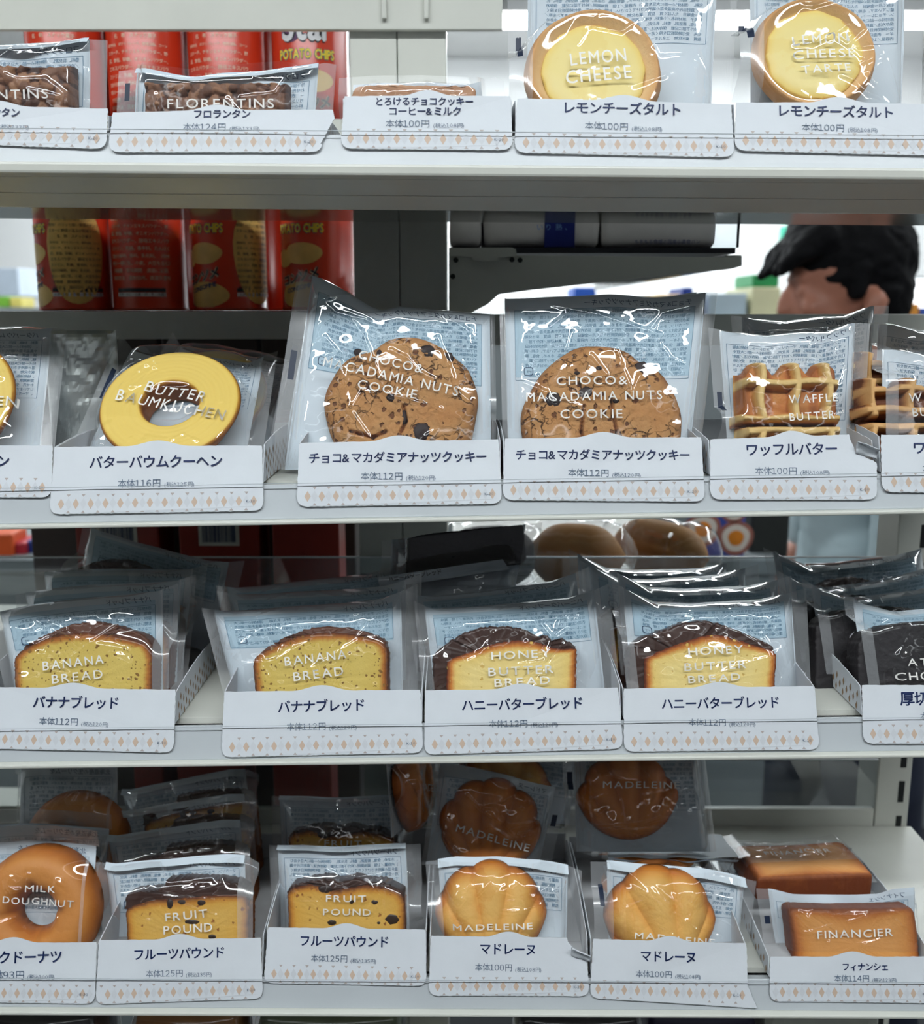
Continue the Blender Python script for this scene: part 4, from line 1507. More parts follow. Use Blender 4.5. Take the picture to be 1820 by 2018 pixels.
def cookie(label, px, cx, cy, r, wob, TL, TR_, BL, BR, texts, chips, seed, Y0, top, creases, lean=18, cracks=(), seals=(0.010, 0.010), mark=None, bite=None):
    p = Pk(2, 'cookie_pack', label, px, 868, Y0, lean, group=GC)
    T = 0.0135
    p.wrap(TL, TR_, BL, BR, T + 0.001, seals, top=top, seed=seed, ramp=0.016, side_ramp=0.012, back=('チョコ&マカダミアナッツクッキー', BODY, 0.52), creases=creases, mark=mark, ncre=5, panel=True, noise=0.55)
    c = p.uv(cx, cy, -T)
    R = abs(p.uv(cx + r, cy, -T)[0] - c[0])
    rng = np.random.default_rng(seed)

    def Rf(t):
        k = 1 + 0.014 * np.sin(3 * t + seed) + 0.012 * np.sin(5 * t + 2 * seed) + 0.006 * np.sin(11 * t)
        for (ang, wdt, dep) in wob:
            k = k - dep * np.exp(-(((t - ang + np.pi) % (2 * np.pi) - np.pi) / wdt) ** 2)
        return R * k
    cr = [[p.uv(*q, -T) for q in line] for line in cracks]

    def H(rho, t, X, Z):
        h = T * (1 - 0.97 * rho ** 9) ** 0.55 - 0.001 + 0.0022 * (fbm(X * 130, Z * 130, seed, 5) - 0.5) + 0.0012 * (fbm(X * 420, Z * 420, seed + 9, 3) - 0.5)
        for line in cr:
            for a, b in zip(line[:-1], line[1:]):
                d = b - a
                q = np.clip(((X - a[0]) * d[0] + (Z - a[1]) * d[1]) / (d ** 2).sum(), 0, 1)
                dist = np.hypot(X - a[0] - q * d[0], Z - a[1] - q * d[1]) + 0.0012 * (fbm(X * 500, Z * 500, seed) - 0.5)
                h = h - 0.004 * np.clip(1 - dist / 0.0016, 0, 1)
        return h

    def tone(rho, t, X, Z):
        v = 0.55 + 0.5 * (fbm(X * 60, Z * 60, seed + 3) - 0.5) - 0.35 * np.clip((rho - 0.85) / 0.15, 0, 1)
        for line in cr:
            for a, b in zip(line[:-1], line[1:]):
                d = b - a
                q = np.clip(((X - a[0]) * d[0] + (Z - a[1]) * d[1]) / (d ** 2).sum(), 0, 1)
                dist = np.hypot(X - a[0] - q * d[0], Z - a[1] - q * d[1])
                v = v - 0.6 * np.clip(1 - dist / 0.0018, 0, 1)
        return np.clip(v, 0, 1)
    ck = p.polar('cookie', MT['cookie'], c, Rf, H, nr=90, nt=260, tone=tone, taper=0.94)
    for i, (x, y, rx, rz) in enumerate(chips):
        p.lump('chocolate_chip', MT['chip'], x, y, rx, rz, T - 0.0025, 0.0010, seed=seed + i, sq=1.3, on=ck)
    for s_, x0, y0, x1, y1, cap in texts:
        p.print_(s_, x0, y0, x1, y1, cap, T)
    return p.done()


C1 = cookie('wrapped choco macadamia cookie in a tilted pack, bright creases, left of two', 780, 790, 802, 153, [(2.0, 0.25, 0.10), (0.75, 0.12, 0.03)],
            (588, 532), (975, 618), (538, 866), (978, 866),
            [('CHOCO&', 706, 708, 832, 738, 17), ('MACADAMIA NUTS', 636, 722, 901, 782, 18), ('COOKIE', 704, 766, 820, 788, 17)],
            [(842, 692, 15, 12), (882, 706, 11, 13), (770, 783, 9, 8), (747, 697, 6, 8), (830, 850, 17, 18), (705, 694, 8, 7), (795, 822, 6, 14)], 31, 0.668,
            [(588, 532), (640, 552), (690, 578), (730, 603), (752, 612), (790, 604), (880, 612), (975, 618)],
            [[(688, 622), (715, 660), (735, 710), (765, 775)], [(672, 715), (690, 805)], [(690, 808), (715, 770), (735, 775), (725, 790)], [(690, 808), (730, 865)],
             [(765, 778), (830, 795), (870, 805), (895, 850)], [(862, 665), (885, 720), (900, 770), (922, 790)], [(770, 690), (800, 705), (830, 735), (855, 748)],
             [(640, 665), (670, 700), (648, 705), (672, 716)], [(600, 612), (640, 590), (685, 575)], [(820, 605), (870, 620), (925, 655), (932, 700)], [(840, 860), (865, 840)]],
            cracks=[[(795, 800), (800, 830), (790, 850)], [(690, 850), (735, 862), (760, 850)]], seals=(0.011, 0.004), mark=[('l', 0.45, 0.6)])
C2 = cookie('wrapped choco macadamia cookie in an upright pack, right of two', 1190, 1189, 832, 161, [(1.05, 0.10, 0.03)],
            (983, 588), (1416, 574), (990, 862), (1385, 862),
            [('CHOCO&', 1096, 760, 1235, 759, 16), ('MACADAMIA NUTS', 1036, 793, 1303, 788, 17), ('COOKIE', 1103, 826, 1225, 825, 17)],
            [(1265, 730, 17, 17), (1090, 787, 16, 15), (1152, 776, 15, 15), (1180, 726, 7, 5), (1213, 790, 6, 5), (1135, 735, 7, 4)], 34, 0.667,
            [(983, 588), (1050, 586), (1120, 584), (1200, 580), (1300, 586), (1345, 583), (1385, 576), (1416, 574)],
            [[(1085, 600), (1180, 622), (1300, 660)], [(1120, 600), (1110, 625), (1085, 645)], [(1165, 700), (1195, 740)], [(1215, 690), (1225, 720), (1245, 775), (1260, 740)], [(1060, 740), (1065, 860)]],
            cracks=[[(1205, 790), (1208, 820), (1215, 850), (1212, 868)], [(1150, 800), (1145, 850), (1150, 870)]], seals=(0.004, 0.009))


def waffle(label, px, x0, x1, rows, nv, TL, TR_, BL, BR, texts, seed, Y0, m, top, creases, mark, name='waffle_pack', seals=(0.008, 0.010)):
    """ridged waffle: x0,x1 sides and rows = pixel heights of its level ridges, top first"""
    p = Pk(2, name, label, px, 862, Y0, 16, group=GC)
    T = 0.022
    p.wrap(TL, TR_, BL, BR, T + 0.002, seals, top=top, seed=seed, ramp=0.014, back=('ワッフルバター', BODY, 0.3), creases=creases, mark=mark, ncre=4, noise=0.5)
    zt = p.uv((x0 + x1) / 2, rows[0], -T)[1]
    zb = 0.002
    a, b = p.uv(x0, rows[1], -T)[0], p.uv(x1, rows[1], -T)[0]
    zr = [p.uv((x0 + x1) / 2, y, -T)[1] for y in rows[1:]]
    n, mm = 170, 170
    X, Z = np.meshgrid(np.linspace(a - 0.004, b + 0.003, n), np.linspace(zb, zt + 0.001, mm))
    xs = [a + (b - a) * k for k in nv]
    rid = np.zeros_like(X)
    for k, x in enumerate(xs):
        rid = np.maximum(rid, np.exp(-((X - x + 0.0012 * np.sin(Z * 200 + k)) / 0.0032) ** 4))
    for k, z in enumerate(zr):
        rid = np.maximum(rid, np.exp(-((Z - z - 0.0008 * np.sin(X * 160 + k * 2)) / (0.0030 if k != len(zr) - 1 else 0.0038)) ** 4))
    # lobed outline: rounded tops between the ridges, waist at the split
    wave = np.zeros_like(X)
    for x in xs:
        wave = np.maximum(wave, np.exp(-((X - x) / 0.0075) ** 4))
    ztop = zt - 0.0075 * (1 - wave)
    split = p.uv((x0 + x1) / 2, rows[-1] - 12, -T)[1]
    ex = np.minimum(X - a + 0.003 * (np.abs(Z - zr[-2]) < 0.004), b - X)
    e = np.minimum(ex, ztop - Z)
    soft = np.sqrt(np.clip(e / 0.004, 0, 1))
    h = (T - 0.009 + 0.008 * rid) * soft
    gap = np.exp(-((Z - split) / 0.0016) ** 2)
    h = h * (1 - 0.55 * gap) + 0.0008 * (fbm(X * 300, Z * 300, seed) - 0.5) * soft
    tone = np.clip(0.44 + 0.50 * rid + 0.14 * (fbm(X * 120, Z * 120, seed) - 0.5), 0, 1) * (1 - 0.8 * gap)
    tone = np.where(rid < 0.2, tone - 0.22 * np.clip(np.sin((X - a) * 420), 0, 1), tone)
    keep = e > -0.0006
    Y = -0.0012 - h
    idx = np.arange(n * mm).reshape(mm, n)
    F = np.stack([idx[:-1, :-1], idx[:-1, 1:], idx[1:, 1:], idx[1:, :-1]], -1).reshape(-1, 4)
    kf = (keep[:-1, :-1] & keep[:-1, 1:] & keep[1:, 1:] & keep[1:, :-1]).reshape(-1)
    bb = MB()
    bb.add(np.stack([X, Y, Z], -1).reshape(-1, 3), F[kf].tolist(), 0, True, tone.reshape(-1))
    o = bb.build('waffle', [m], p.t)
    for s_, xx0, y0, xx1, y1, cap in texts:
        p.print_(s_, xx0, y0, xx1, y1, cap, T)
    return p.done()


W1 = waffle('wrapped golden butter waffle in the torn tray', 1555, 1462, 1664, (705, 752, 824, 846), (0.20, 0.54, 0.85), (1395, 645), (1713, 636), (1412, 866), (1700, 860),
            [('WAFFLE', 1552, 796, 1646, 793, 16), ('BUTTER', 1553, 831, 1641, 826, 15)], 41, 0.672, MT['waffle'],
            [(1395, 645), (1440, 655), (1500, 662), (1570, 655), (1620, 655), (1660, 642), (1680, 636), (1713, 638)],
            [[(1650, 690), (1665, 730), (1655, 760)], [(1430, 650), (1500, 662), (1590, 650)], [(1660, 640), (1630, 665), (1600, 680)]], [('l', 0.36, 0.52)])
W2 = waffle('wrapped dark chocolate waffle cut by the right edge', 1850, 1706, 1960, (735, 765, 806, 838), (0.06, 0.36, 0.66, 0.92), (1716, 690), (2010, 680), (1716, 866), (2000, 860),
            [('WAFFLE', 1788, 793, 1886, 790, 16), ('BUTTER', 1795, 822, 1886, 818, 16)], 43, 0.672, MT['choc_waffle'],
            [(1716, 690), (1760, 688), (1820, 700), (1900, 690), (2010, 680)],
            [[(1735, 805), (1745, 785), (1742, 808)], [(1730, 700), (1820, 694)], [(1790, 870), (1810, 862)]], None)

# --- third shelf
def loaf(label, px, crumb, icing, TL, TR_, BL, BR, texts, seed, Y0, mc, mi, title, top, creases, holes=(), seals=(0.008, 0.012), yl=1358, lean=18, row=3,
         T=0.022, name='bread_pack', fruit=(), grp=None, ibelow=0.003, flap=0.0, qlo=0.55, panel=True, mark=None, z0=None, strip=None, strip_text=None):
    p = Pk(row, name, label, px, yl, Y0, lean, group=grp or GW, z0=z0)
    p.wrap(TL, TR_, BL, BR, T + 0.0015, seals, top=top, seed=seed, ramp=0.018, back=(title, BODY, qlo), creases=creases, ncre=10, topflap=flap, panel=panel, mark=mark)
    # crumb: the outline of the cut face, carried down to the tray floor
    lo = [q for q in crumb]
    p.slab('bread_slice', mc, lo, T, seed=seed, rough=0.0004)
    if icing:
        p.slab('chocolate_top', mi, icing, T - ibelow, seed=seed + 1, depths=(0.0, 0.0008, 0.002, 0.004), tones=(0, 0.3, 0.6, 1), jit=0.00035, rough=0.0006, round_=0.0035)
    if strip:                                             # the back film folded round below, title outwards
        ys = -T - 0.004
        q = [p.uv(*v, ys) for v in strip]
        bb = MB()
        V = []
        for i in range(31):
            for j in range(5):
                u, v = i / 30, j / 4
                e = (q[0] * (1 - u) + q[1] * u) * (1 - v) + (q[3] * (1 - u) + q[2] * u) * v
                V.append((e[0], ys + 0.0012 * math.sin(u * 11) + 0.002 * v, e[1]))
        bb.add(V, [(i * 5 + j, (i + 1) * 5 + j, (i + 1) * 5 + j + 1, i * 5 + j + 1) for i in range(30) for j in range(4)], 0, True)
        s_, x0, y0, x1, y1 = strip_text
        V2, F2, w_ = layout(s_, res=2, em=em_width() / 0.95, bold=0.02)
        a_, b_ = p.uv(x0, y0, ys), p.uv(x1, y1, ys)
        dv = (b_ - a_) / w_
        up = np.array([-dv[1], dv[0]])
        bb.add([((a_ + dv * v[0] + up * v[1])[0], ys - 0.0022, (a_ + dv * v[0] + up * v[1])[1]) for v in V2], F2, 1)
        bb.build('folded_title_strip', [MT['sheet'], MT['blackink']], p.t)
    for i, (x, y, rx, rz) in enumerate(fruit):
        p.lump('fruit_piece', MT['raisin'], x, y, rx, rz, T, 0.0007, seed=seed + i)
    for s_, x0, y0, x1, y1, cap in texts:
        p.print_(s_, x0, y0, x1, y1, cap, T)
    return p.done()


BA1 = loaf('wrapped banana bread slice in the left edge tray', 165,
           [(27, 1298), (40, 1284), (80, 1262), (120, 1251), (165, 1247), (220, 1252), (262, 1262), (290, 1270), (301, 1290), (298, 1420), (30, 1420)],
           [(26, 1300), (50, 1270), (95, 1247), (140, 1229), (185, 1224), (235, 1236), (285, 1252), (302, 1274), (302, 1300), (285, 1275), (220, 1258), (165, 1252), (120, 1257), (70, 1276)],
           (-22, 1210), (352, 1152), (10, 1358), (350, 1358),
           [('BANANA', 88, 1321, 208, 1307, 17), ('BREAD', 106, 1347, 205, 1336, 17)], 51, 0.668, MT['crumb_banana'], MT['crust'], 'バナナブレッド',
           [(-22, 1210), (60, 1192), (150, 1180), (240, 1172), (310, 1165), (352, 1150)],
           [[(60, 1215), (85, 1230), (108, 1252), (88, 1290), (75, 1288)], [(108, 1252), (130, 1240)], [(125, 1205), (150, 1215), (190, 1212)], [(240, 1225), (120, 1310)], [(85, 1190), (105, 1250)], [(300, 1330), (350, 1320)]])
BA2 = loaf('wrapped banana bread slice beside the dark gap', 630,
           [(498, 1302), (508, 1290), (545, 1270), (585, 1254), (630, 1247), (680, 1248), (720, 1256), (750, 1262), (764, 1280), (764, 1420), (505, 1420)],
           [(496, 1304), (520, 1278), (560, 1256), (600, 1240), (640, 1234), (690, 1238), (730, 1248), (757, 1260), (766, 1282), (750, 1266), (715, 1258), (680, 1251), (630, 1250), (585, 1258), (530, 1282)],
           (398, 1198), (822, 1152), (440, 1362), (822, 1362),
           [('BANANA', 563, 1312, 684, 1297, 17), ('BREAD', 580, 1342, 678, 1330, 17)], 52, 0.668, MT['crumb_banana'], MT['crust'], 'バナナブレッド',
           [(398, 1198), (440, 1204), (500, 1202), (560, 1196), (620, 1192), (680, 1188), (750, 1180), (790, 1166), (822, 1150)],
           [[(490, 1220), (545, 1195), (590, 1192), (643, 1206), (700, 1208), (765, 1200)], [(545, 1235), (570, 1255), (585, 1300)], [(515, 1296), (520, 1315), (530, 1335)], [(690, 1290), (660, 1350)], [(625, 1270), (628, 1340)], [(455, 1230), (430, 1290)]])
HO1 = loaf('wrapped honey butter bread slice next to the banana bread', 1010,
           [(880, 1304), (895, 1296), (930, 1284), (975, 1268), (1020, 1262), (1060, 1266), (1085, 1277), (1110, 1280), (1136, 1278), (1136, 1330), (1134, 1420), (880, 1420)],
           [(850, 1420), (852, 1292), (868, 1276), (905, 1250), (950, 1236), (1000, 1233), (1035, 1240), (1066, 1256), (1078, 1250), (1092, 1264), (1106, 1256), (1136, 1274), (1138, 1300), (1110, 1283), (1075, 1278),
            (1020, 1268), (970, 1273), (920, 1290), (884, 1306), (882, 1420)],
           (815, 1184), (1200, 1150), (835, 1358), (1222, 1358),
           [('HONEY', 968, 1300, 1084, 1294, 15), ('BUTTER', 962, 1332, 1090, 1326, 16), ('BREAD', 974, 1353, 1083, 1347, 15)], 53, 0.668, MT['crumb_honey'], MT['choc'], 'ハニーバターブレッド',
           [(815, 1184), (850, 1200), (950, 1194), (1050, 1185), (1120, 1178), (1165, 1165), (1200, 1150)],
           [[(1060, 1220), (1085, 1218), (1115, 1212), (1155, 1185)], [(1060, 1222), (1090, 1260), (1120, 1240)], [(1118, 1240), (1110, 1270), (1060, 1340)], [(1110, 1215), (1125, 1225), (1120, 1230)], [(860, 1240), (910, 1236)], [(1035, 1265), (1038, 1330)]])
HO2 = loaf('wrapped honey butter bread slice in the smudged tray', 1400,
           [(1270, 1298), (1290, 1288), (1340, 1268), (1385, 1254), (1412, 1250), (1450, 1260), (1495, 1275), (1528, 1284), (1530, 1300), (1522, 1420), (1270, 1420)],
           [(1236, 1420), (1238, 1280), (1262, 1258), (1310, 1240), (1350, 1226), (1390, 1222), (1430, 1232), (1480, 1252), (1520, 1270), (1531, 1284), (1525, 1292), (1490, 1280), (1445, 1264),
            (1412, 1256), (1385, 1260), (1340, 1275), (1290, 1294), (1270, 1310), (1268, 1420)],
           (1205, 1146), (1590, 1158), (1225, 1356), (1600, 1356),
           [('HONEY', 1355, 1292, 1463, 1286, 15), ('BUTTER', 1347, 1322, 1468, 1316, 15), ('BREAD', 1355, 1346, 1457, 1340, 14)], 54, 0.668, MT['crumb_honey'], MT['choc'], 'ハニーバターブレッド',
           [(1205, 1146), (1240, 1165), (1290, 1186), (1360, 1188), (1430, 1184), (1500, 1180), (1550, 1170), (1590, 1158)],
           [[(1280, 1215), (1360, 1206), (1440, 1202), (1490, 1192), (1530, 1202)], [(1440, 1205), (1420, 1225), (1415, 1245), (1430, 1262)], [(1285, 1340), (1290, 1310), (1295, 1345)], [(1430, 1290), (1432, 1340)], [(1215, 1180), (1235, 1230), (1240, 1290)]])
CH1 = loaf('wrapped thick cut dark chocolate bread at the right edge', 1870,
           [(1690, 1420), (1690, 1270), (1705, 1248), (1750, 1232), (1830, 1224), (1920, 1232), (1990, 1255), (2000, 1420)], None,
           (1658, 1165), (2060, 1150), (1685, 1350), (2040, 1350),
           [('ATSUGIRI', 1784, 1312, 1932, 1309, 14), ('CHOCOLAT', 1762, 1341, 1950, 1335, 15)], 55, 0.668, MT['chocbread'], None, '厚切りショコラ',
           [(1658, 1165), (1700, 1190), (1760, 1205), (1820, 1200), (1900, 1190), (2060, 1150)],
           [[(1720, 1230), (1775, 1196), (1740, 1225)], [(1680, 1180), (1692, 1240), (1705, 1200), (1720, 1222)], [(1720, 1228), (1780, 1230), (1820, 1212)]])

# --- lowest shelf
def doughnut(label, px, cx, cy, r, hx, hy, hr, TL, TR_, BL, BR, texts, seed, Y0, top, creases, z0=None, yl=1855):
    p = Pk(4, 'doughnut_pack', label, px, yl, Y0, 18, group=GM, z0=z0)
    T = 0.024
    p.wrap(TL, TR_, BL, BR, T + 0.001, (0.003, 0.003), top=top, seed=seed, ramp=0.022, side_ramp=0.014, back=('北海道産の生クリームを', '練り込んだふんわり食感のドーナツです。' + BODY, 0.25), creases=creases, flat_top=False)
    c = p.uv(cx, cy, -T)
    R = abs(p.uv(cx + r, cy, -T)[0] - c[0])
    k = abs(p.uv(hx + hr, hy, -T)[0] - p.uv(hx, hy, -T)[0]) / R
    off = p.uv(hx, hy, -T) - c

    def H(rho, t, X, Z):
        u = (rho - k) / (1 - k)
        return (T - 0.001) * np.sqrt(np.clip(1 - np.abs(2 * u - 1) ** 2.6, 0, 1)) + 0.0008 * (fbm(X * 150, Z * 150, seed) - 0.5) - 0.0035 * np.exp(-((u - 0.1) / 0.2) ** 2) * np.clip(np.sin(4 * t + 1.2), 0, 1) ** 4

    def tone(rho, t, X, Z):
        u = (rho - k) / (1 - k)
        return np.clip(0.15 + 1.1 * np.sin(np.pi * np.clip(u, 0, 1)) ** 0.8 + 0.2 * (fbm(X * 50, Z * 50, seed) - 0.5), 0, 0.92)
    p.polar('doughnut', MT['doughnut'], c + off * 0.35, lambda t: R * (1 + 0.012 * np.sin(3 * t + seed)), H, nr=50, tone=tone, hole=k)
    for s_, x0, y0, x1, y1, cap in texts:
        p.print_(s_, x0, y0, x1, y1, cap, T)
    # crimped seal across the top
    tl, tr, bl, br = p.c
    n = 90
    V, F = [], []
    for i in range(n + 1):
        a = i / n
        q0 = p.pos(a, 1.0)
        for j in range(9):
            g = j / 8
            V.append((q0[0], -0.0004 - 0.004 * g + 0.0004 * math.sin(g * 22) + 0.0006 * math.sin(a * 30), q0[1] + 0.012 * g))
    for i in range(n):
        for j in range(8):
            k_ = i * 9 + j
            F.append((k_, k_ + 9, k_ + 10, k_ + 1))
    b = MB()
    b.add(V, F, 0, True)
    b.build('top_seal', [MT['seal']], p.t)
    return p.done()


D1 = doughnut('wrapped milk doughnut at the left edge, ring facing out', 45, 55, 1800, 125, 66, 1810, 36, (-95, 1664), (196, 1668), (-80, 1856), (184, 1856),
              [('MILK', 52, 1756, 111, 1758, 13), ('DOUGHNUT', 7, 1778, 146, 1787, 13)], 61, 0.672,
              [(-95, 1664), (0, 1660), (60, 1656), (130, 1660), (196, 1668)],
              [[(0, 1675), (30, 1690), (100, 1685), (135, 1702), (60, 1722), (12, 1706), (30, 1698)], [(135, 1702), (105, 1718), (60, 1722)], [(140, 1830), (158, 1818), (150, 1812)], [(18, 1748), (40, 1752), (25, 1756)]])

FR1 = loaf('wrapped fruit pound slice with thick dark crust, beside the doughnut', 360,
           [(247, 1795), (262, 1786), (300, 1776), (340, 1774), (400, 1768), (450, 1766), (484, 1768), (490, 1790), (488, 1930), (255, 1930)],
           [(243, 1796), (246, 1764), (270, 1758), (300, 1756), (316, 1752), (326, 1738), (350, 1734), (420, 1735), (470, 1742), (488, 1758), (491, 1778), (450, 1772), (400, 1774), (340, 1780), (290, 1785)],
           (190, 1698), (512, 1686), (205, 1852), (512, 1850),
           [('FRUIT', 328, 1814, 410, 1806, 16), ('POUND', 324, 1840, 420, 1833, 16)], 62, 0.672, MT['crumb_fruit'], MT['choc'], 'フルーツパウンド',
           [(190, 1698), (230, 1703), (300, 1697), (380, 1690), (450, 1684), (490, 1688), (512, 1700)],
           [[(205, 1722), (300, 1722), (400, 1730)], [(490, 1740), (465, 1712), (480, 1690)]], yl=1850, row=4, T=0.024, name='pound_cake_pack', grp=GM,
           fruit=[(335, 1782, 7, 10), (358, 1778, 9, 5), (397, 1779, 9, 6), (378, 1817, 17, 5), (418, 1846, 8, 5)], flap=0.005, qlo=0.35, panel=False)
FR2 = loaf('wrapped fruit pound slice in the raised tray', 680,
           [(566, 1762), (575, 1752), (610, 1745), (640, 1752), (660, 1758), (685, 1752), (720, 1746), (760, 1750), (790, 1762), (798, 1780), (798, 1910), (570, 1910)],
           [(563, 1764), (572, 1746), (600, 1738), (648, 1732), (672, 1740), (700, 1731), (722, 1738), (765, 1742), (795, 1758), (799, 1774), (780, 1762), (740, 1748), (715, 1750), (690, 1762), (650, 1762), (625, 1748), (585, 1752)],
           (528, 1666), (828, 1668), (535, 1832), (835, 1832),
           [('FRUIT', 643, 1775, 722, 1775, 13), ('POUND', 637, 1802, 731, 1803, 13)], 63, 0.680, MT['crumb_fruit'], MT['choc'], 'フルーツパウンド',
           [(528, 1666), (600, 1668), (680, 1670), (760, 1664), (828, 1664)],
           [[(605, 1700), (650, 1712), (705, 1727), (760, 1720), (805, 1690)], [(720, 1735), (790, 1790)], [(580, 1785), (585, 1760)]], yl=1830, row=4, T=0.024, name='pound_cake_pack', grp=GM,
           fruit=[(772, 1812, 14, 11), (738, 1778, 7, 5), (692, 1777, 5, 5), (654, 1818, 9, 6), (746, 1819, 4, 3), (640, 1753, 14, 8)], flap=0.003, qlo=0.4, panel=False)


def madeleine(label, px, cx, cy, r, tilt, TL, TR_, BL, BR, texts, seed, Y0, top, creases, z0=None, yl=1845, m=None, lean=18, nrib=8, squash=0.92, seals=(0.010, 0.011), mark=None, flap=0.006, qlo=0.4, amp=1.0):
    p = Pk(4, 'madeleine_pack', label, px, yl, Y0, lean, group=GM, z0=z0)
    T = 0.020
    p.wrap(TL, TR_, BL, BR, T + 0.001, seals, top=top, seed=seed, ramp=0.014, side_ramp=0.012, back=('マドレーヌ', BODY, qlo), creases=creases, mark=mark, topflap=flap, zbot=0.0, ncre=9)
    c = p.uv(cx, cy, -T)
    R = abs(p.uv(cx + r, cy, -T)[0] - c[0])
    tz = math.radians(tilt)
    # shell: ribs fan out from a hinge below the centre
    hx, hz = c[0] + 0.95 * R * math.sin(tz), c[1] - 0.95 * R * math.cos(tz)

    def fan(X, Z):
        return np.arctan2(X - hx, Z - hz) + tz

    def Rf(t):
        x, z = c[0] + R * np.cos(t), c[1] + R * np.sin(t)
        f = fan(x, z)
        up_ = np.clip((np.sin(t + tz * 0) + 0.35) / 0.5, 0, 1)
        sc = 0.10 * amp * (np.abs(np.cos(f * nrib)) ** 0.7 - 0.6) * up_
        low = 1 - 0.06 * np.clip(-np.sin(t), 0, 1)
        return R * (1 + sc) * low * (1 - (1 - squash) * np.abs(np.sin(t)))

    def H(rho, t, X, Z):
        f = fan(X, Z)
        d = np.hypot(X - hx, Z - hz) / R
        rib = np.abs(np.cos(f * nrib)) ** 0.8
        h = T * np.sqrt(np.clip(1 - rho ** 3.2, 0, 1)) * 0.9
        h = h - 0.0080 * amp * (1 - rib) * np.clip((d - 0.5) / 0.8, 0, 1) * np.clip((1.02 - rho) / 0.12, 0, 1)
        return h + 0.0007 * (fbm(X * 200, Z * 200, seed) - 0.5)

    def tone(rho, t, X, Z):
        f = fan(X, Z)
        rib = np.abs(np.cos(f * nrib)) ** 0.8
        return np.clip(0.98 - 0.75 * np.clip((rho - 0.74) / 0.26, 0, 1) ** 1.2 - 0.22 * (1 - rib) - 0.12 * (fbm(X * 70, Z * 70, seed) > 0.6), 0, 1)
    p.polar('madeleine', m or MT['madeleine'], c, Rf, H, nr=60, nt=220, tone=tone, taper=0.85)
    for s_, x0, y0, x1, y1, cap in texts:
        p.print_(s_, x0, y0, x1, y1, cap, T)
    return p.done()


M1 = madeleine('wrapped golden madeleine under the curled tray corner', 985, 968, 1812, 112, 0, (838, 1698), (1146, 1716), (850, 1848), (1142, 1848),
               [('MADELEINE', 892, 1834, 1049, 1830, 12)], 71, 0.668, [(838, 1698), (900, 1690), (980, 1690), (1060, 1696), (1120, 1706), (1146, 1716)],
               [[(882, 1700), (905, 1725), (915, 1752), (890, 1768), (900, 1785)], [(880, 1790), (895, 1762), (912, 1770), (905, 1785)], [(978, 1722), (940, 1765)], [(850, 1720), (885, 1760)], [(990, 1755), (1030, 1770)]], amp=0.45)
M2 = madeleine('wrapped golden madeleine in the flared tray, tilted to the right', 1312, 1308, 1822, 112, 16, (1163, 1698), (1492, 1738), (1168, 1852), (1478, 1856),
               [('MADELEINE', 1249, 1848, 1407, 1862, 12)], 72, 0.668, [(1163, 1698), (1205, 1698), (1290, 1706), (1380, 1712), (1440, 1724), (1492, 1738)],
               [[(1360, 1780), (1382, 1740), (1390, 1735), (1378, 1758), (1362, 1782)], [(1235, 1710), (1300, 1750), (1340, 1788)], [(1232, 1725), (1240, 1712), (1242, 1730)], [(1328, 1755), (1333, 1775)]], nrib=6, amp=0.75, seals=(0.013, 0.010),
               mark=[('l', 0.5, 0.72)])
M3 = madeleine('wrapped brown madeleine in a slanting pack, stacked behind, left', 985, 967, 1640, 102, -14, (858, 1500), (1118, 1556), (832, 1692), (1086, 1700),
               [('MADELEINE', 897, 1637, 1041, 1678, 14)], 73, 0.722, [(858, 1500), (930, 1512), (1000, 1528), (1060, 1545), (1118, 1556)],
               [[(920, 1568), (948, 1594), (995, 1625), (1010, 1645)], [(950, 1592), (975, 1590), (1000, 1630), (1060, 1620)], [(870, 1610), (900, 1690)], [(990, 1580), (1013, 1565)]], z0=zrow(4, 0) + 0.032, yl=1690,
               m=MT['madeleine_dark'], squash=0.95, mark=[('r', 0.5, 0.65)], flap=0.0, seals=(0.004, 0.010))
M4 = madeleine('wrapped brown madeleine highest in its stack, near the clear back stop', 1250, 1243, 1580, 101, 4, (1108, 1478), (1388, 1470), (1112, 1662), (1412, 1668),
               [('MADELEINE', 1187, 1552, 1338, 1553, 13)], 74, 0.728, [(1108, 1478), (1200, 1474), (1300, 1470), (1388, 1470)],
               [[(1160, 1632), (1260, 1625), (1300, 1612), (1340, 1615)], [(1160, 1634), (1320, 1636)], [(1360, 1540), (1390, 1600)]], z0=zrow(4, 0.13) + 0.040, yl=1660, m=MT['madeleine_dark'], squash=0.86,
               mark=[('l', 0.62, 0.78)], flap=0.0, seals=(0.010, 0.006))


def financier(label, px, box, TL, TR_, BL, BR, texts, seed, Y0, top, creases, lean, z0=None, yl=1885):
    p = Pk(4, 'financier_pack', label, px, yl, Y0, lean, group=GM, z0=z0)
    T = 0.019
    p.wrap(TL, TR_, BL, BR, T + 0.001, (0.010, 0.010), top=top, seed=seed, ramp=0.010, back=('フィナンシェ', BODY, 0.45), creases=creases, mark=[('l', 0.35, 0.5)], ncre=10)
    tone = (0.05, 0.12, 0.35, 0.62, 0.8, 1)
    p.slab('financier', MT['financier'], box, T, depths=(0.0, 0.0015, 0.004, 0.008, 0.012, 0.018), tones=tone, seed=seed, round_=0.004, jit=0.0001)
    for s_, x0, y0, x1, y1, cap in texts:
        p.print_(s_, x0, y0, x1, y1, cap, T)
    return p.done()


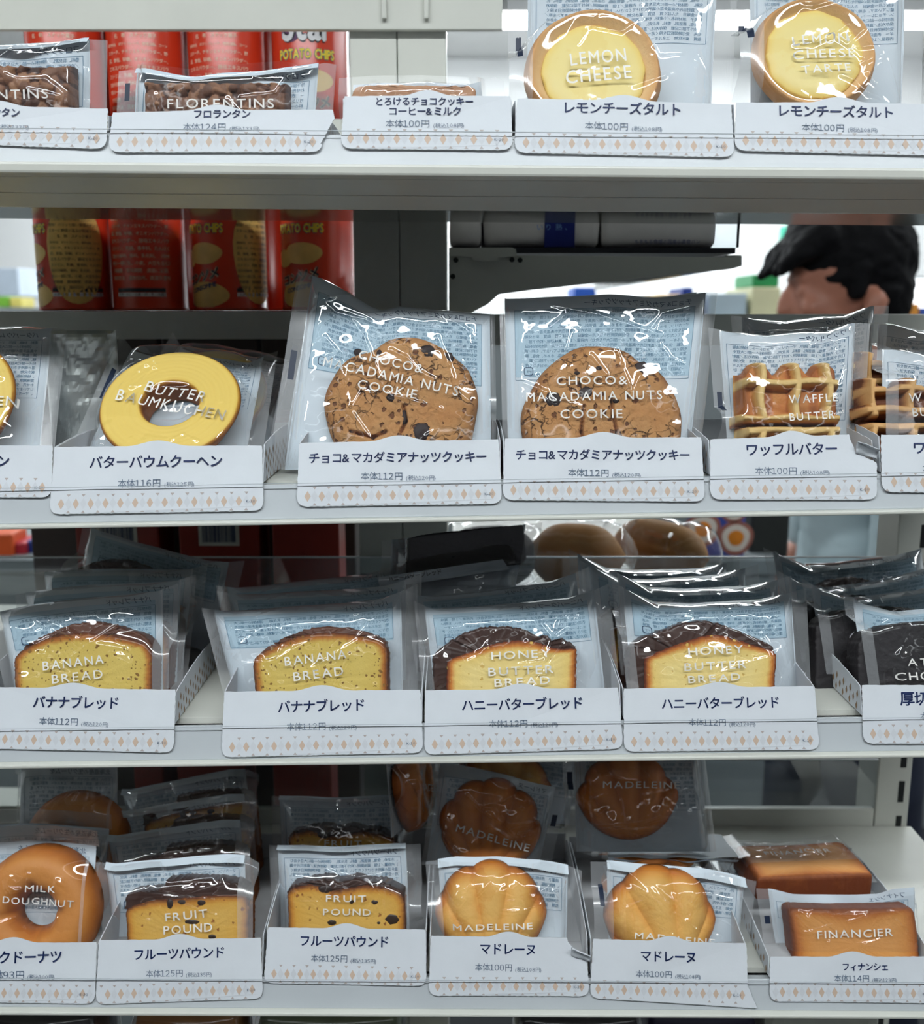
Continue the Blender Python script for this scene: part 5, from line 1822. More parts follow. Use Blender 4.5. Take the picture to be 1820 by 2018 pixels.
F1 = financier('wrapped financier standing at the front of its tray', 1670, [(1553, 1796), (1562, 1790), (1640, 1793), (1730, 1792), (1795, 1789), (1803, 1796), (1810, 1840), (1816, 1930), (1566, 1930), (1560, 1850)],
               (1488, 1750), (1826, 1748), (1508, 1888), (1830, 1888), [('FINANCIER', 1608, 1848, 1757, 1843, 15)], 81, 0.668,
               [(1488, 1750), (1520, 1752), (1560, 1762), (1640, 1764), (1730, 1762), (1760, 1752), (1826, 1746)],
               [[(1568, 1806), (1600, 1840), (1645, 1864), (1700, 1860), (1735, 1850)], [(1575, 1795), (1590, 1808), (1608, 1780)], [(1765, 1815), (1785, 1835), (1780, 1870)], [(1740, 1790), (1770, 1800)]], 18)

# ------------------------------------------------------------------ packs further back on the shelves
def behind(src, row, px, py, Y, lean, yaw, roll, label, dz=0.0, group=None):
    p = at(px, py, Y)
    return dup(src, (p[0], Y, zrow(row, p[0]) + 0.002 + dz), rot(lean, yaw, roll), label, group)


behind(B1, 2, 375, 760, 0.755, 46, -4, 4, 'wrapped ring cake mostly hidden behind the tilted one', 0.0)
behind(C1, 2, 760, 800, 0.715, 18, 0.5, 2, 'second cookie pack hidden behind the tilted cookie pack', 0.0)
behind(C2, 2, 1195, 800, 0.715, 18, 0.5, -1, 'second cookie pack hidden behind the upright cookie pack', 0.0)
behind(W1, 2, 1600, 790, 0.715, 12, -5, -2, 'second waffle pack peeking over the golden waffle', 0.008)
behind(W2, 2, 1830, 790, 0.715, 12, 4, 2, 'second waffle pack behind the chocolate waffle', 0.014)
behind(BA1, 3, 190, 1230, 0.706, 18, 0.6, 3, 'banana bread pack directly behind the left edge slice')
behind(BA1, 3, 210, 1190, 0.738, 18, -0.6, 6, 'third banana bread pack in the left edge tray', 0.004)
behind(HO1, 3, 262, 1120, 0.775, 10, -10, 17, 'leaning pack highest in the left edge tray, small print showing', 0.022)
behind(BA2, 3, 640, 1210, 0.706, 18, -0.6, 1, 'banana bread pack directly behind the slice beside the dark gap')
behind(BA2, 3, 640, 1190, 0.740, 18, 0.6, -2, 'third banana bread pack beside the dark gap')
behind(HO1, 3, 990, 1200, 0.708, 18, 0.6, -2, 'honey bread pack directly behind the middle slice')
behind(HO1, 3, 975, 1180, 0.735, 40, -6, 2, 'third honey bread pack in the middle tray, leaning far back', 0.0)
HT = loaf('honey bread pack lying on top of its stack, white title strip towards the aisle', 910,
           [(800, 1062), (830, 1054), (930, 1042), (1030, 1034), (1038, 1098), (1030, 1112), (800, 1140)], None,
           (752, 1066), (1064, 1030), (752, 1136), (1050, 1108), [], 57, 0.764, MT['chocbread'], None, 'ハニーバターブレッド', None, [[(800, 1062), (930, 1046), (1055, 1030)], [(1000, 1075), (1050, 1062), (1056, 1035)]], lean=12, name='bread_pack', yl=1130, qlo=0.7, panel=False,
           z0=zrow(3, 0) + 0.044, strip=[(742, 1138), (990, 1102), (1003, 1122), (750, 1160)], strip_text=('ハニーバターブレッド', 766, 1146, 870, 1130))
behind(HO2, 3, 1385, 1190, 0.706, 18, 0.6, 1, 'honey bread pack directly behind the smudged tray slice')
behind(HO2, 3, 1330, 1160, 0.735, 18, -0.6, -1, 'third honey bread pack in the smudged tray')
behind(HO2, 3, 1290, 1140, 0.763, 18, 0.6, 2, 'rearmost honey bread pack, close to the clear back stop')
behind(CH1, 3, 1790, 1190, 0.706, 18, 0.6, 0, 'chocolate bread pack directly behind the right edge loaf')
behind(CH1, 3, 1740, 1150, 0.738, 18, -0.6, -2, 'third chocolate bread pack at the right edge')
behind(HO2, 3, 1700, 1120, 0.766, 18, 0.6, -3, 'rearmost pack at the right edge, shiny folded top', 0.004)
doughnut('wrapped milk doughnut standing behind at the left, only its brown top above the seal', 135, 135, 1672, 106, 138, 1676, 34, (34, 1512), (238, 1510), (30, 1660), (236, 1660), [], 64, 0.742,
         [(34, 1512), (80, 1506), (150, 1508), (238, 1510)], [[(60, 1530), (110, 1518), (160, 1524)], [(150, 1515), (220, 1512)]], z0=zrow(4, 0) + 0.006, yl=1640)
doughnut('milk doughnut pack between the front one and the rear one, white print showing', 95, 95, 1770, 100, 98, 1772, 30, (-60, 1628), (222, 1634), (-50, 1800), (205, 1800), [], 65, 0.712,
         [(-60, 1628), (60, 1622), (150, 1628), (222, 1634)], [[(20, 1640), (110, 1636), (200, 1640)]], yl=1780)
behind(FR1, 4, 360, 1700, 0.712, 19, 1.0, -3, 'fruit pound pack directly behind the thick crust slice', 0.004)
behind(FR1, 4, 375, 1650, 0.742, 19, 1.0, -4, 'third fruit pound pack behind the thick crust slice', 0.010)
behind(FR1, 4, 385, 1600, 0.768, 19, 1.0, -6, 'rearmost fruit pound pack with a tilted top edge', 0.018)
behind(FR2, 4, 670, 1640, 0.742, 19, 1.0, 1, 'dark fruit pound pack behind the raised tray slice', 0.008)
behind(M3, 4, 812, 1590, 0.752, 10, 80, 14, 'madeleine pack turned sideways with its seal strip up', 0.052)
behind(M1, 4, 1005, 1560, 0.765, 12, 0, 4, 'rear madeleine pack, its title just showing under the shelf', 0.044)
behind(M2, 4, 1290, 1700, 0.772, -82, -5, 0, 'madeleine pack lying face down below the highest one', 0.030)
behind(M1, 4, 1285, 1690, 0.765, -86, 6, 0, 'lower madeleine pack lying face down in the flared tray', 0.006)
behind(F1, 4, 1585, 1735, 0.722, 90, 4, 0, 'financier pack lying down behind the front one', 0.014)

# ------------------------------------------------------------------ red snack cans behind the shelves
MT['can'] = mat('red_can_paper', rgb(200, 58, 32), 0.25, var=0.03, vscale=10)
MT['cream'] = mat('cream_ink', rgb(240, 226, 196), 0.4, var=0.03)
MT['tan'] = mat('potato_tan_ink', rgb(232, 196, 112), 0.4, var=0.12, vscale=60)
MT['teal'] = mat('teal_ink', rgb(20, 128, 140), 0.4, var=0.03)
MT['yellow'] = mat('yellow_ink', rgb(250, 224, 70), 0.4, var=0.03)
MT['black'] = mat('black_ink', rgb(26, 26, 34), 0.4, var=0.03)
MT['purple'] = mat('purple_ink', rgb(92, 56, 96), 0.4, var=0.03)
MT['silverink'] = mat('silver_white_ink', rgb(226, 228, 230), 0.35, var=0.03)
CAN_BACK = ['肉と野菜の旨みが詰まったコンソメ', '風味！パリッと軽い食感のチップ', 'スターに野菜の旨みが即席マッチ！', '名　称　スナック菓子', '原材料名　ポテトフレーク、植物油脂、コーン', 'スターチ、チキンエキスパウダー、野', '菜、食塩、砂糖、オニオンパウダー、', 'エキスパウダー、酵母エキスパウ', 'ストリン、乳糖、香辛料、たんぱく', '加水分解物、香料、乳化剤、（原材', '料の一部に乳、小麦、大豆を含む）', '内容量　賞味期限　底面に記載', '保存方法　直射日光、高温多湿を']
R_CAN, H_CAN = 0.0338, 0.1435


def can(label, x, Y, z, front, back, wide=False):
    """front / back: turn of the front artwork and of the small print, degrees from the viewer (None = out of sight)"""
    t = thing('snack_can', label, 'can', (x, Y, z), group='red snack cans behind the cake shelves')
    b = MB()
    n = 72
    prof = [(R_CAN * 0.9, 0), (R_CAN, 0.0005), (R_CAN, 0.003), (R_CAN * 0.985, 0.0035), (R_CAN * 0.985, H_CAN - 0.0035)]
    V = [(r * math.sin(2 * math.pi * i / n), -r * math.cos(2 * math.pi * i / n), zz) for r, zz in prof for i in range(n)]
    F = [(j * n + i, j * n + (i + 1) % n, (j + 1) * n + (i + 1) % n, (j + 1) * n + i) for j in range(len(prof) - 1) for i in range(n)]
    b.add(V, F, 0, True)
    rr = R_CAN * 0.985

    def put(pts, faces, ang, zc, lift, mi, slope=0.0):
        P = []
        for a, c in pts:
            ph = math.radians(ang) + a / rr
            r_ = rr + lift
            P.append((r_ * math.sin(ph), -r_ * math.cos(ph), zc + c + a * slope))
        b.add(P, faces, mi)

    def text(s, ang, zc, width, lift, mi, bold=0.0, slope=0.0, hs=1.0, res=2):
        V2, F2, w_ = layout(s, gap=0.08, res=res, bold=bold, em=em_width() / 0.97)
        sc = width / w_
        put([((v[0] * sc - width / 2), v[1] * sc * hs) for v in V2], F2, ang, zc, lift, mi, slope)

    def blob(ang, zc, ax, az, lift, mi, wob=0.0, ph=0.0):
        rings = [0.001, 0.15, 0.3, 0.45, 0.6, 0.72, 0.84, 0.93, 1.0]
        pts = [(g * ax * math.cos(k / 28 * 6.2832) * (1 + wob * math.sin(3 * k / 28 * 6.2832 + ph)), g * az * math.sin(k / 28 * 6.2832) * (1 + wob * math.cos(2 * k / 28 * 6.2832))) for g in rings for k in range(28)]
        put(pts, [(q * 28 + k, q * 28 + (k + 1) % 28, (q + 1) * 28 + (k + 1) % 28, (q + 1) * 28 + k) for q in range(len(rings) - 1) for k in range(28)], ang, zc, lift, mi)
    if front is not None:
        text('Chip', front - 8, 0.108, 0.036, 0.00038, 5, bold=0.07, hs=1.25)
        text('Chip', front - 8, 0.108, 0.036, 0.0004, 4, bold=0.025, hs=1.25)
        text('Star', front + 2, 0.083, 0.046, 0.00038, 5, bold=0.07, hs=1.25)
        text('Star', front + 2, 0.083, 0.046, 0.00055, 8, bold=0.03, hs=1.25)
        text('POTATO CHIPS', front, 0.068, 0.050, 0.00038, 3, bold=0.09, hs=1.5)
        text('POTATO CHIPS', front, 0.068, 0.050, 0.00055, 2, bold=0.03, hs=1.5)
        blob(front - 24, 0.088, 0.009, 0.007, 0.00022, 6)
        blob(front + 8, 0.050, 0.018, 0.010, 0.00022, 1, 0.06, 1.0)
        blob(front - 30, 0.046, 0.012, 0.008, 0.00022, 1, 0.05)
        blob(front + 6, 0.014, 0.024, 0.012, 0.00022, 1, 0.05, 2.0)
        text('コンソメ', front + 2, 0.026, 0.038, 0.00038, 7, bold=0.10, slope=0.22)
        text('コンソメ', front + 2, 0.026, 0.038, 0.00055, 5, bold=0.03, slope=0.22)
        text('CONSOMME', front + 4, 0.0185, 0.030, 0.00055, 9, bold=0.03, slope=0.22)
    if back is not None:
        if wide:
            blob(back, 0.05, 0.025, 0.046, 0.00022, 1, 0.04)
        zc = 0.090 if not wide else 0.078
        for k, ln in enumerate(CAN_BACK):
            text(ln, back, (zc if wide else 0.104) - k * (0.0049 if wide else 0.0064), (0.044 if wide else 0.056) * min(1, len(ln) / 15), 0.00055, 5 if wide else 7, res=1)
        for q, mi in ((0.0165, 5), (0.0125, 8)):
            P = [(-0.023 + 0.046 * k / 12, c) for k in range(13) for c in (0, 0.0034)]
            put(P, [(2 * k, 2 * k + 2, 2 * k + 3, 2 * k + 1) for k in range(12)], back, q, 0.0002, mi)
        text('えび・かに・小麦・卵・乳・大豆', back, 0.0132, 0.042, 0.00055, 5, res=1)
    b.build('can_body', [MT['can'], MT['tan'], MT['yellow'], MT['teal'], MT['silverink'], MT['black'], MT['purple'], MT['cream'], MT['silverink'], MT['navy']], t)
    b = MB()
    prof = [(R_CAN * 0.985, H_CAN - 0.0035), (R_CAN, H_CAN - 0.003), (R_CAN, H_CAN - 0.0008), (R_CAN * 0.95, H_CAN - 0.0004), (R_CAN * 0.93, H_CAN - 0.002), (0.0005, H_CAN - 0.002)]
    V = [(r * math.sin(2 * math.pi * i / n), -r * math.cos(2 * math.pi * i / n), zz) for r, zz in prof for i in range(n)]
    F = [(j * n + i, j * n + (i + 1) % n, (j + 1) * n + (i + 1) % n, (j + 1) * n + i) for j in range(len(prof) - 1) for i in range(n)]
    b.add(V, F, 0, True)
    b.build('can_lid', [MT['chrome']], t)
    return t


def opp_shelf(name, label, x0, x1, y0, y1, z):
    t = thing('shelf_board', label, 'shelf', ((x0 + x1) / 2, (y0 + y1) / 2, z), group='shelf boards facing the next aisle')
    b = MB()
    b.box(-(x1 - x0) / 2, (x1 - x0) / 2, -(y1 - y0) / 2, (y1 - y0) / 2, -0.004, 0)
    b.build('deck', [MT['paint']], t)
    b = MB()
    b.box(-(x1 - x0) / 2, (x1 - x0) / 2, (y1 - y0) / 2 - 0.004, (y1 - y0) / 2, -0.03, -0.0042)
    b.build('front_edge', [MT['paint']], t)
    return t


YC = 0.958
opp_shelf('shelf_board', 'shelf board under the lower red cans', -0.72, -0.091, 0.8655, 1.22, CZ + 0.003)
ZC0 = CZ + 0.0035
for i, (pl, pu, fl, bl, fu, bu, wl) in enumerate([
        (148, 132, -66, 22, None, 2, True), (294, 290, None, 0, None, 0, False), (452, 448, -38, 62, None, -4, True), (627, 612, -26, None, 2, None, False)]):
    nm = ['leftmost', 'second from the left', 'third from the left', 'beside the cream post'][i]
    can('red snack can in the lower layer, ' + nm, at(pl, 520, YC)[0], YC, ZC0, fl, bl, wl)
    can('red snack can in the upper layer, ' + nm, at(pu, 150, YC)[0], YC, ZC0 + H_CAN + 0.0003, fu, bu)

for i, px in enumerate((222, 372, 536)):  # made-up second row, hides the bright background between the stacks
    nm = ['in the gap after the leftmost stack', 'in the middle gap', 'in the gap before the last stack'][i]
    can('added rear can blocking bright background, lower layer, ' + nm, at(px, 520, YC + 0.075)[0], YC + 0.075, ZC0, None, None)
    can('added rear can blocking bright background, upper layer, ' + nm, at(px, 150, YC + 0.075)[0], YC + 0.075, ZC0 + H_CAN + 0.0003, None, None)

# red boxes with barcodes below, seen from behind
MT['redbox'] = mat('dark_red_carton', rgb(150, 44, 30), 0.4, var=0.05, vscale=12)
MT['paper'] = mat('white_paper_label', rgb(226, 224, 216), 0.5, var=0.02)


def carton(label, px0, px1, Y, z0, z1, bar=None, words=None, depth=0.05, m='redbox', group='red cartons behind the cake shelves', lx=0.5):
    x0, x1 = at(px0, 1050, Y)[0], at(px1, 1050, Y)[0]
    t = thing('snack_carton', label, 'carton', ((x0 + x1) / 2, Y + depth / 2, z0), group=group)
    hx = (x1 - x0) / 2
    b = MB()
    b.box(-hx, hx, -depth / 2, depth / 2, 0, z1 - z0)
    b.build('carton_body', [MT[m]], t, bevel=0.0015)
    if bar:
        zc = bar - z0
        b = MB()
        yy = -depth / 2 - 0.0004
        cx = (lx - 0.5) * 2 * hx * 0.5
        b.box(cx - 0.019, cx + 0.019, yy, yy + 0.0003, zc - 0.011, zc + 0.011, 0)
        x = cx - 0.0155
        rng = np.random.default_rng(int(px0))
        while x < cx + 0.015:
            wd = rng.choice([0.0004, 0.0007, 0.0011])
            b.box(x, x + wd, yy - 0.0002, yy - 0.0001, zc - 0.0075, zc + 0.0085, 1)
            x += wd + rng.choice([0.0004, 0.0008])
        b.build('barcode_label', [MT['paper'], MT['navy']], t)
    if words:
        b = MB()
        yy = -depth / 2 - 0.0004
        zc = (z1 - z0) * 0.55
        b.box(-hx * 0.7, hx * 0.7, yy, yy + 0.0003, zc - 0.02, zc + 0.02, 0)
        V2, F2, w_ = layout(words, res=2, em=em_width() / 0.97)
        sc = hx * 1.2 / w_
        b.add([(v[0] * sc - hx * 0.6, yy - 0.0002, zc + 0.006 + v[1] * sc) for v in V2], F2, 1)
        b.build('printed_label', [MT['cream'], MT['black']], t)
    return t


ZB = CZ - 0.355
opp_shelf('shelf_board', 'shelf board under the red barcode cartons', -0.72, -0.091, 0.8655, 1.22, ZB)
carton('red carton whose barcode shows behind the left banana bread', 148, 312, 0.93, ZB + 0.0005, CZ - 0.09, bar=at(225, 1050, 0.93)[2])
carton('red carton whose barcode shows right of the first, above the dark gap', 352, 510, 0.93, ZB + 0.0005, CZ - 0.09, bar=at(433, 1053, 0.93)[2])
carton('red carton beside the cream post, narrow strip of print', 536, 668, 0.93, ZB + 0.0005, CZ - 0.09)
MT['shadefill'] = mat('brown_shade_filler', rgb(52, 40, 36), 0.5, var=0.1)  # dark boxes added so the gaps between red cartons look shaded
for i, (u0, u1) in enumerate(((60, 330), (338, 520), (528, 700))):
    carton('added dark carton standing in for shade behind the red cartons, ' + ['left one', 'middle one', 'one beside the cream post'][i], u0, u1, 1.02, ZB + 0.0005, CZ - 0.012, m='shadefill', group='added dark cartons for shade', depth=0.08)
ZB2 = CZ - 0.60
opp_shelf('shelf_board', 'low shelf board under the dark red cartons', -0.72, -0.091, 0.8655, 1.22, ZB2)
carton('dark red carton behind the doughnut packs', 232, 292, 0.92, ZB2 + 0.0005, CZ - 0.40, m='redbox')
carton('dark red carton with a cream label behind the fruit cakes', 322, 462, 0.92, ZB2 + 0.0005, CZ - 0.40, words='ビスケット')
carton('dark red carton low behind the raised tray', 520, 640, 0.92, ZB2 + 0.0005, CZ - 0.40)

for i, (u0, u1) in enumerate(((120, 330), (338, 520), (528, 700))):  # more dark boxes added as shade behind the low cartons
    carton('added dark carton for shade on the low shelf behind the red ones, ' + ['left', 'middle', 'beside the post'][i], u0, u1, 1.02, ZB2 + 0.0005, CZ - 0.39, m='shadefill', group='added dark cartons for shade on the low shelf', depth=0.08)

# ------------------------------------------------------------------ bread shelf beyond, on a bracket
def bread_shelf():
    x0, x1 = PX[3] + 0.0015, at(1461, 500, 0.874)[0]
    t = thing('bread_shelf', 'grey bracket shelf beyond carrying white bread bags', 'shelf', ((x0 + x1) / 2, 1.2, CZ + 0.05))
    o = np.array(t.location)

    def Q(px, py, Y=0.874):
        p = at(px, py, Y)
        return (p[0] - o[0], p[2] - o[2])
    arm = [Q(884, 497), Q(1016, 490), Q(1018, 503), Q(1440, 507), Q(1461, 503), Q(1461, 524), Q(1440, 530), Q(1250, 549), Q(1050, 571), Q(982, 580), Q(960, 600), Q(884, 640)]
    b = MB()
    b.prism(arm, 1, 0.874 - o[1], 0.8775 - o[1], 0)
    b.build('bracket_arm', [MT['paint']], t, recalc=True)
    b = MB()
    b.prism([Q(884, 489), Q(1010, 488), Q(1015, 494), Q(1016, 506), Q(982, 507), Q(980, 515), Q(932, 515), Q(930, 506), Q(884, 505)], 1, 0.8715 - o[1], 0.8735 - o[1], 0)
    b.build('bracket_clip', [MT['paint']], t, recalc=True)
    for hx, hy in ((892, 545), (898, 513), (1008, 512), (1024, 513)):
        c = Q(hx, hy)
        b = MB()
        pr = [(c[0] + 0.0022 * math.cos(k / 16 * 6.2832), c[1] + 0.0022 * math.sin(k / 16 * 6.2832)) for k in range(16)]
        b.prism(pr, 1, 0.8708 - o[1], 0.8714 - o[1], 0)
        b.build('bracket_hole', [MT['slot']], t, recalc=True)
    zt = Q(1200, 496)[1]
    b = MB()
    b.box(x0 - o[0], x1 - 0.004 - o[0], 0.879 - o[1], 1.75 - o[1], zt - 0.001, zt + 0.0035)
    b.build('black_deck', [MT['black']], t)
    zf = Q(1461, 524)
    b = MB()
    b.box(zf[0] - 0.012, zf[0], 0.879 - o[1], 1.75 - o[1], zf[1], zf[1] + 0.009)
    b.build('front_rail', [MT['paint_gloss']], t)
    b = MB()
    b.box(x1 - 0.0035 - o[0], x1 - 0.0015 - o[0], 0.879 - o[1], 1.75 - o[1], zt + 0.0036, zt + 0.034)
    b.build('clear_front_guard', [MT['acrylic']], t)
    b = MB()
    b.box(x1 - 0.0036 - o[0], x1 - 0.0014 - o[0], 0.8785 - o[1], 0.8795 - o[1], zt + 0.0036, zt + 0.034)
    b.build('guard_edge', [MT['black']], t)
    return zt + o[2] + 0.004, x1


ZD, XE = bread_shelf()
MT['wrapwhite'] = mat('white_bread_wrapper', rgb(226, 222, 222), 0.35, var=0.04, vscale=30, bump=0.3, bscale=60)
MT['bandblue'] = mat('deep_blue_band', rgb(20, 36, 120), 0.4, var=0.04)
MT['ltblue'] = mat('light_blue_ink', rgb(120, 160, 224), 0.4)


def soft_box(b, x0, x1, y0, y1, z0, z1, mi=0, puff=0.004, n=14, seed=1):
    """a soft wrapped block"""
    V, F = [], []
    for j in range(n + 1):
        for i in range(4 * n):
            s, k = i // n, (i % n) / n
            ax, ay = [(k, 0), (1, k), (1 - k, 1), (0, 1 - k)][s]
            q = j / n
            e = (4 * q * (1 - q)) ** 0.25
            bul = puff * e
            X = x0 + (x1 - x0) * ax
            Yv = y0 + (y1 - y0) * ay
            dx = (ax - 0.5) * 2 * bul * 0.4 * (1 - abs(2 * ay - 1)) + 0
            dy = (ay - 0.5) * 2 * bul * (1 - abs(2 * ax - 1) ** 2)
            w_ = 0.0012 * (vnoise(np.array([ax * 7 + ay * 5]), np.array([q * 6]), seed)[0] - 0.5)
            r = 0.003 * (1 - e)
            V.append((X + dx + w_ - (ax - 0.5) * 2 * r, Yv + dy + w_ - (ay - 0.5) * 2 * r, z0 + (z1 - z0) * q))
    m = 4 * n
    for j in range(n):
        for i in range(m):
            F.append((j * m + i, j * m + (i + 1) % m, (j + 1) * m + (i + 1) % m, (j + 1) * m + i))
    F.append(list(range(m))[::-1])
    F.append(list(range(n * m, n * m + m)))
    b.add(V, F, mi, True)


def bread_bag(label, px0, px1, Y0, Y1, h, extra=None, seed=1):
    x0, x1 = at(px0, 460, Y0)[0], at(px1, 460, Y0)[0]
    t = thing('bread_bag', label, 'bread bag', ((x0 + x1) / 2, (Y0 + Y1) / 2, ZD), group='white bread bags on the bracket shelf')
    hx, hy = (x1 - x0) / 2, (Y1 - Y0) / 2
    b = MB()
    soft_box(b, -hx, hx, -hy, hy, 0.0004, h, 0, 0.003, seed=seed)
    b.build('bag_body', [MT['wrapwhite']], t)
    if extra:
        extra(t, hx, hy, h)
    return t


def vert_words(b, cols, x0, dx, y, z0, dz, size, mi):
    for c, wd in enumerate(cols):
        for k, ch in enumerate(wd):
            V2, F2, w_ = layout(ch, res=2)
            b.add([(x0 - c * dx + v[0] * size, y, z0 - k * dz + v[1] * size) for v in V2], F2, mi)


def band(t, hx, hy, h):
    b = MB()
    xa, xb = 0.012, 0.044
    xa = -hx + (1050 - 905) / (1181 - 905) * 2 * hx
    xb = -hx + (1122 - 905) / (1181 - 905) * 2 * hx
    b.box(xa, xb, -hy - 0.0042, hy + 0.0042, 0.0006, h + 0.0008, 0)
    vert_words(b, ['とり、', 'は超熟', 'だわり', 'れない'], xb - 0.0085, 0.0078, -hy - 0.0046, h * 0.62, 0.0075, 0.0058, 1)
    b.build('blue_band', [MT['bandblue'], MT['ltblue']], t)


def seal(t, hx, hy, h):
    b = MB()
    cx, cz = -hx + (1313 - 1184) / (1408 - 1184) * 2 * hx, h * 0.62
    pr = [(cx, -hy - 0.0050, cz)] + [(cx + 0.0098 * math.cos(k / 36 * 6.2832), -hy - 0.0050, cz + 0.0098 * math.sin(k / 36 * 6.2832)) for k in range(36)]
    b.add(pr, [(0, 1 + k, 1 + (k + 1) % 36) for k in range(36)], 0)
    for s, dz, wd in (('ゆめちから', -0.0006, 0.015), ('日本の小麦', -0.0062, 0.009)):
        V2, F2, w_ = layout(s, res=1)
        sc = wd / w_
        b.add([(cx + v[0] * sc - wd / 2, -hy - 0.0053, cz + dz + v[1] * sc) for v in V2], F2, 1)
    V2, F2, w_ = layout('もちもち食感の国産小麦食パン', res=1)
    sc = 0.055 / w_
    b.add([(cx + v[0] * sc - 0.028, -hy - 0.0053, 0.0035 + v[1] * sc) for v in V2], F2, 0)
    b.build('round_emblem', [MT['bandblue'], MT['ltblue']], t)


bread_bag('small white bread bag with faint print, left end of the bracket shelf', 886, 948, 0.890, 0.98, 0.040, None, 5)
bread_bag('white bread bag with a deep blue band of vertical writing', 952, 1180, 0.892, 1.05, 0.048, band, 2)
bread_bag('white bread bag with a round navy emblem', 1184, 1410, 0.892, 1.05, 0.050, seal, 3)
for k in range(2):
    bread_bag(['white bread bag behind the blue banded one', 'white bread bag behind the emblem one'][k], 960 + 225 * k, 1170 + 225 * k, 1.08, 1.25, 0.048, None, 7 + k)

# long rolls in bags on the shelf below
def lathe(b, prof, axis_pts, mi=0, n=24, tone=None):
    """a body of circles along a path; prof = radii"""
    V, F = [], []
    m = len(prof)
    P = np.array(axis_pts, float)
    tn = []
    for j in range(m):
        d = P[min(j + 1, m - 1)] - P[max(j - 1, 0)]
        d /= np.linalg.norm(d)
        u = np.cross(d, [0, 0, 1.0])
        if np.linalg.norm(u) < 1e-3:
            u = np.array([1.0, 0, 0])
        u /= np.linalg.norm(u)
        v = np.cross(u, d)
        for i in range(n):
            a = 2 * math.pi * i / n
            V.append(P[j] + (u * math.cos(a) + v * math.sin(a)) * prof[j])
            tn.append(0.35 + 0.5 * max(0, math.sin(a)) if tone is None else tone)
    for j in range(m - 1):
        for i in range(n):
            F.append((j * n + i, j * n + (i + 1) % n, (j + 1) * n + (i + 1) % n, (j + 1) * n + i))
    F.append(list(range(n))[::-1])
    F.append(list(range((m - 1) * n, m * n)))
    b.add(V, F, mi, True, tn)


ZL = CZ - 0.262
opp_shelf('shelf_board', 'shelf board under the bagged long rolls', PX[3] + 0.001, 0.24, 0.879, 1.5, ZL)


def roll_bag(label, px, Y, ang, L, r, m, seed):
    x = at(px, 1055, Y)[0]
    t = thing('roll_bag', label, 'bagged roll', (x, Y, ZL + 0.0015), (0, 0, math.radians(ang)), 'bagged long rolls beyond the bread slices')
    b = MB()
    k = 16
    lathe(b, [max(0.002, r * (1 - abs(2 * i / (k - 1) - 1) ** 3.5)) for i in range(k)], [(-L / 2 + L * i / (k - 1), 0, r + 0.003) for i in range(k)], 0)
    b.build('long_roll', [m], t)
    b = MB()
    k = 22
    rng = np.random.default_rng(seed)
    lathe(b, [max(0.003, (r + 0.0025) * (1 - abs(2 * i / (k - 1) - 1) ** 6) * (1 + 0.08 * rng.normal())) for i in range(k)], [(-L * 0.62 + L * 1.24 * i / (k - 1), 0, r + 0.0055) for i in range(k)], 0, 40)
    b.build('bag_film', [MT['film']], t)
    return t


roll_bag('dark roll in a clear bag beyond the honey bread', 965, 0.945, 8, 0.10, 0.030, MT['chocbread'], 1)
roll_bag('brown roll in a clear bag, middle of three', 1135, 0.945, -10, 0.095, 0.031, MT['roll'], 2)
roll_bag('golden roll in a crinkled clear bag, slanting to the right', 1300, 0.990, -52, 0.12, 0.028, MT['roll'], 3)
b = MB()

# ------------------------------------------------------------------ things further off
MT['egg'] = mat('egg_white_print', rgb(236, 226, 214), 0.5, var=0.05)
MT['yolk'] = mat('orange_yolk_print', rgb(232, 140, 40), 0.5, var=0.15, vscale=60)
MT['meat'] = mat('brown_filling_print', rgb(170, 110, 96), 0.5, var=0.2, vscale=80)


def far_box(name, label, cat, px0, px1, py0, py1, Y, col, depth=0.12, extra=None, group=None, rough=0.5):
    a, b_ = at(px0, py1, Y), at(px1, py0, Y)
    t = thing(name, label, cat, ((a[0] + b_[0]) / 2, Y + depth / 2, a[2]), group=group)
    hx, h = (b_[0] - a[0]) / 2, b_[2] - a[2]
    b = MB()
    b.box(-hx, hx, -depth / 2, depth / 2, 0, h)
    b.build('carton_body', [mat(name + '_paper', col, rough, var=0.08, vscale=10)], t, bevel=0.004)
    if extra:
        extra(t, hx, depth / 2, h)
    return t


def disc(b, cx, cz, r, y, mi, n=24, sx=1.0):
    P = [(cx, y, cz)] + [(cx + sx * r * math.cos(k / n * 6.2832) * (1 + 0.06 * math.sin(3 * k / n * 6.2832)), y, cz + r * math.sin(k / n * 6.2832)) for k in range(n)]
    b.add(P, [(0, 1 + k, 1 + (k + 1) % n) for k in range(n)], mi)


def egg_art(t, hx, hy, h):
    b = MB()
    for (u, v, r) in ((0.42, 0.35, 0.22), (-0.30, 0.5, 0.22), (0.35, 0.85, 0.18)):
        disc(b, u * hx * 2 * 0.8, v * h, r * h * 1.35, -hy - 0.0006, 0)
        disc(b, u * hx * 2 * 0.8, v * h, r * h * 1.05, -hy - 0.0010, 1)
        disc(b, u * hx * 2 * 0.8, v * h, r * h * 0.6, -hy - 0.0014, 2)
    b.build('egg_bread_picture', [MT['meat'], MT['egg'], MT['yolk']], t)


far_tbl = {}


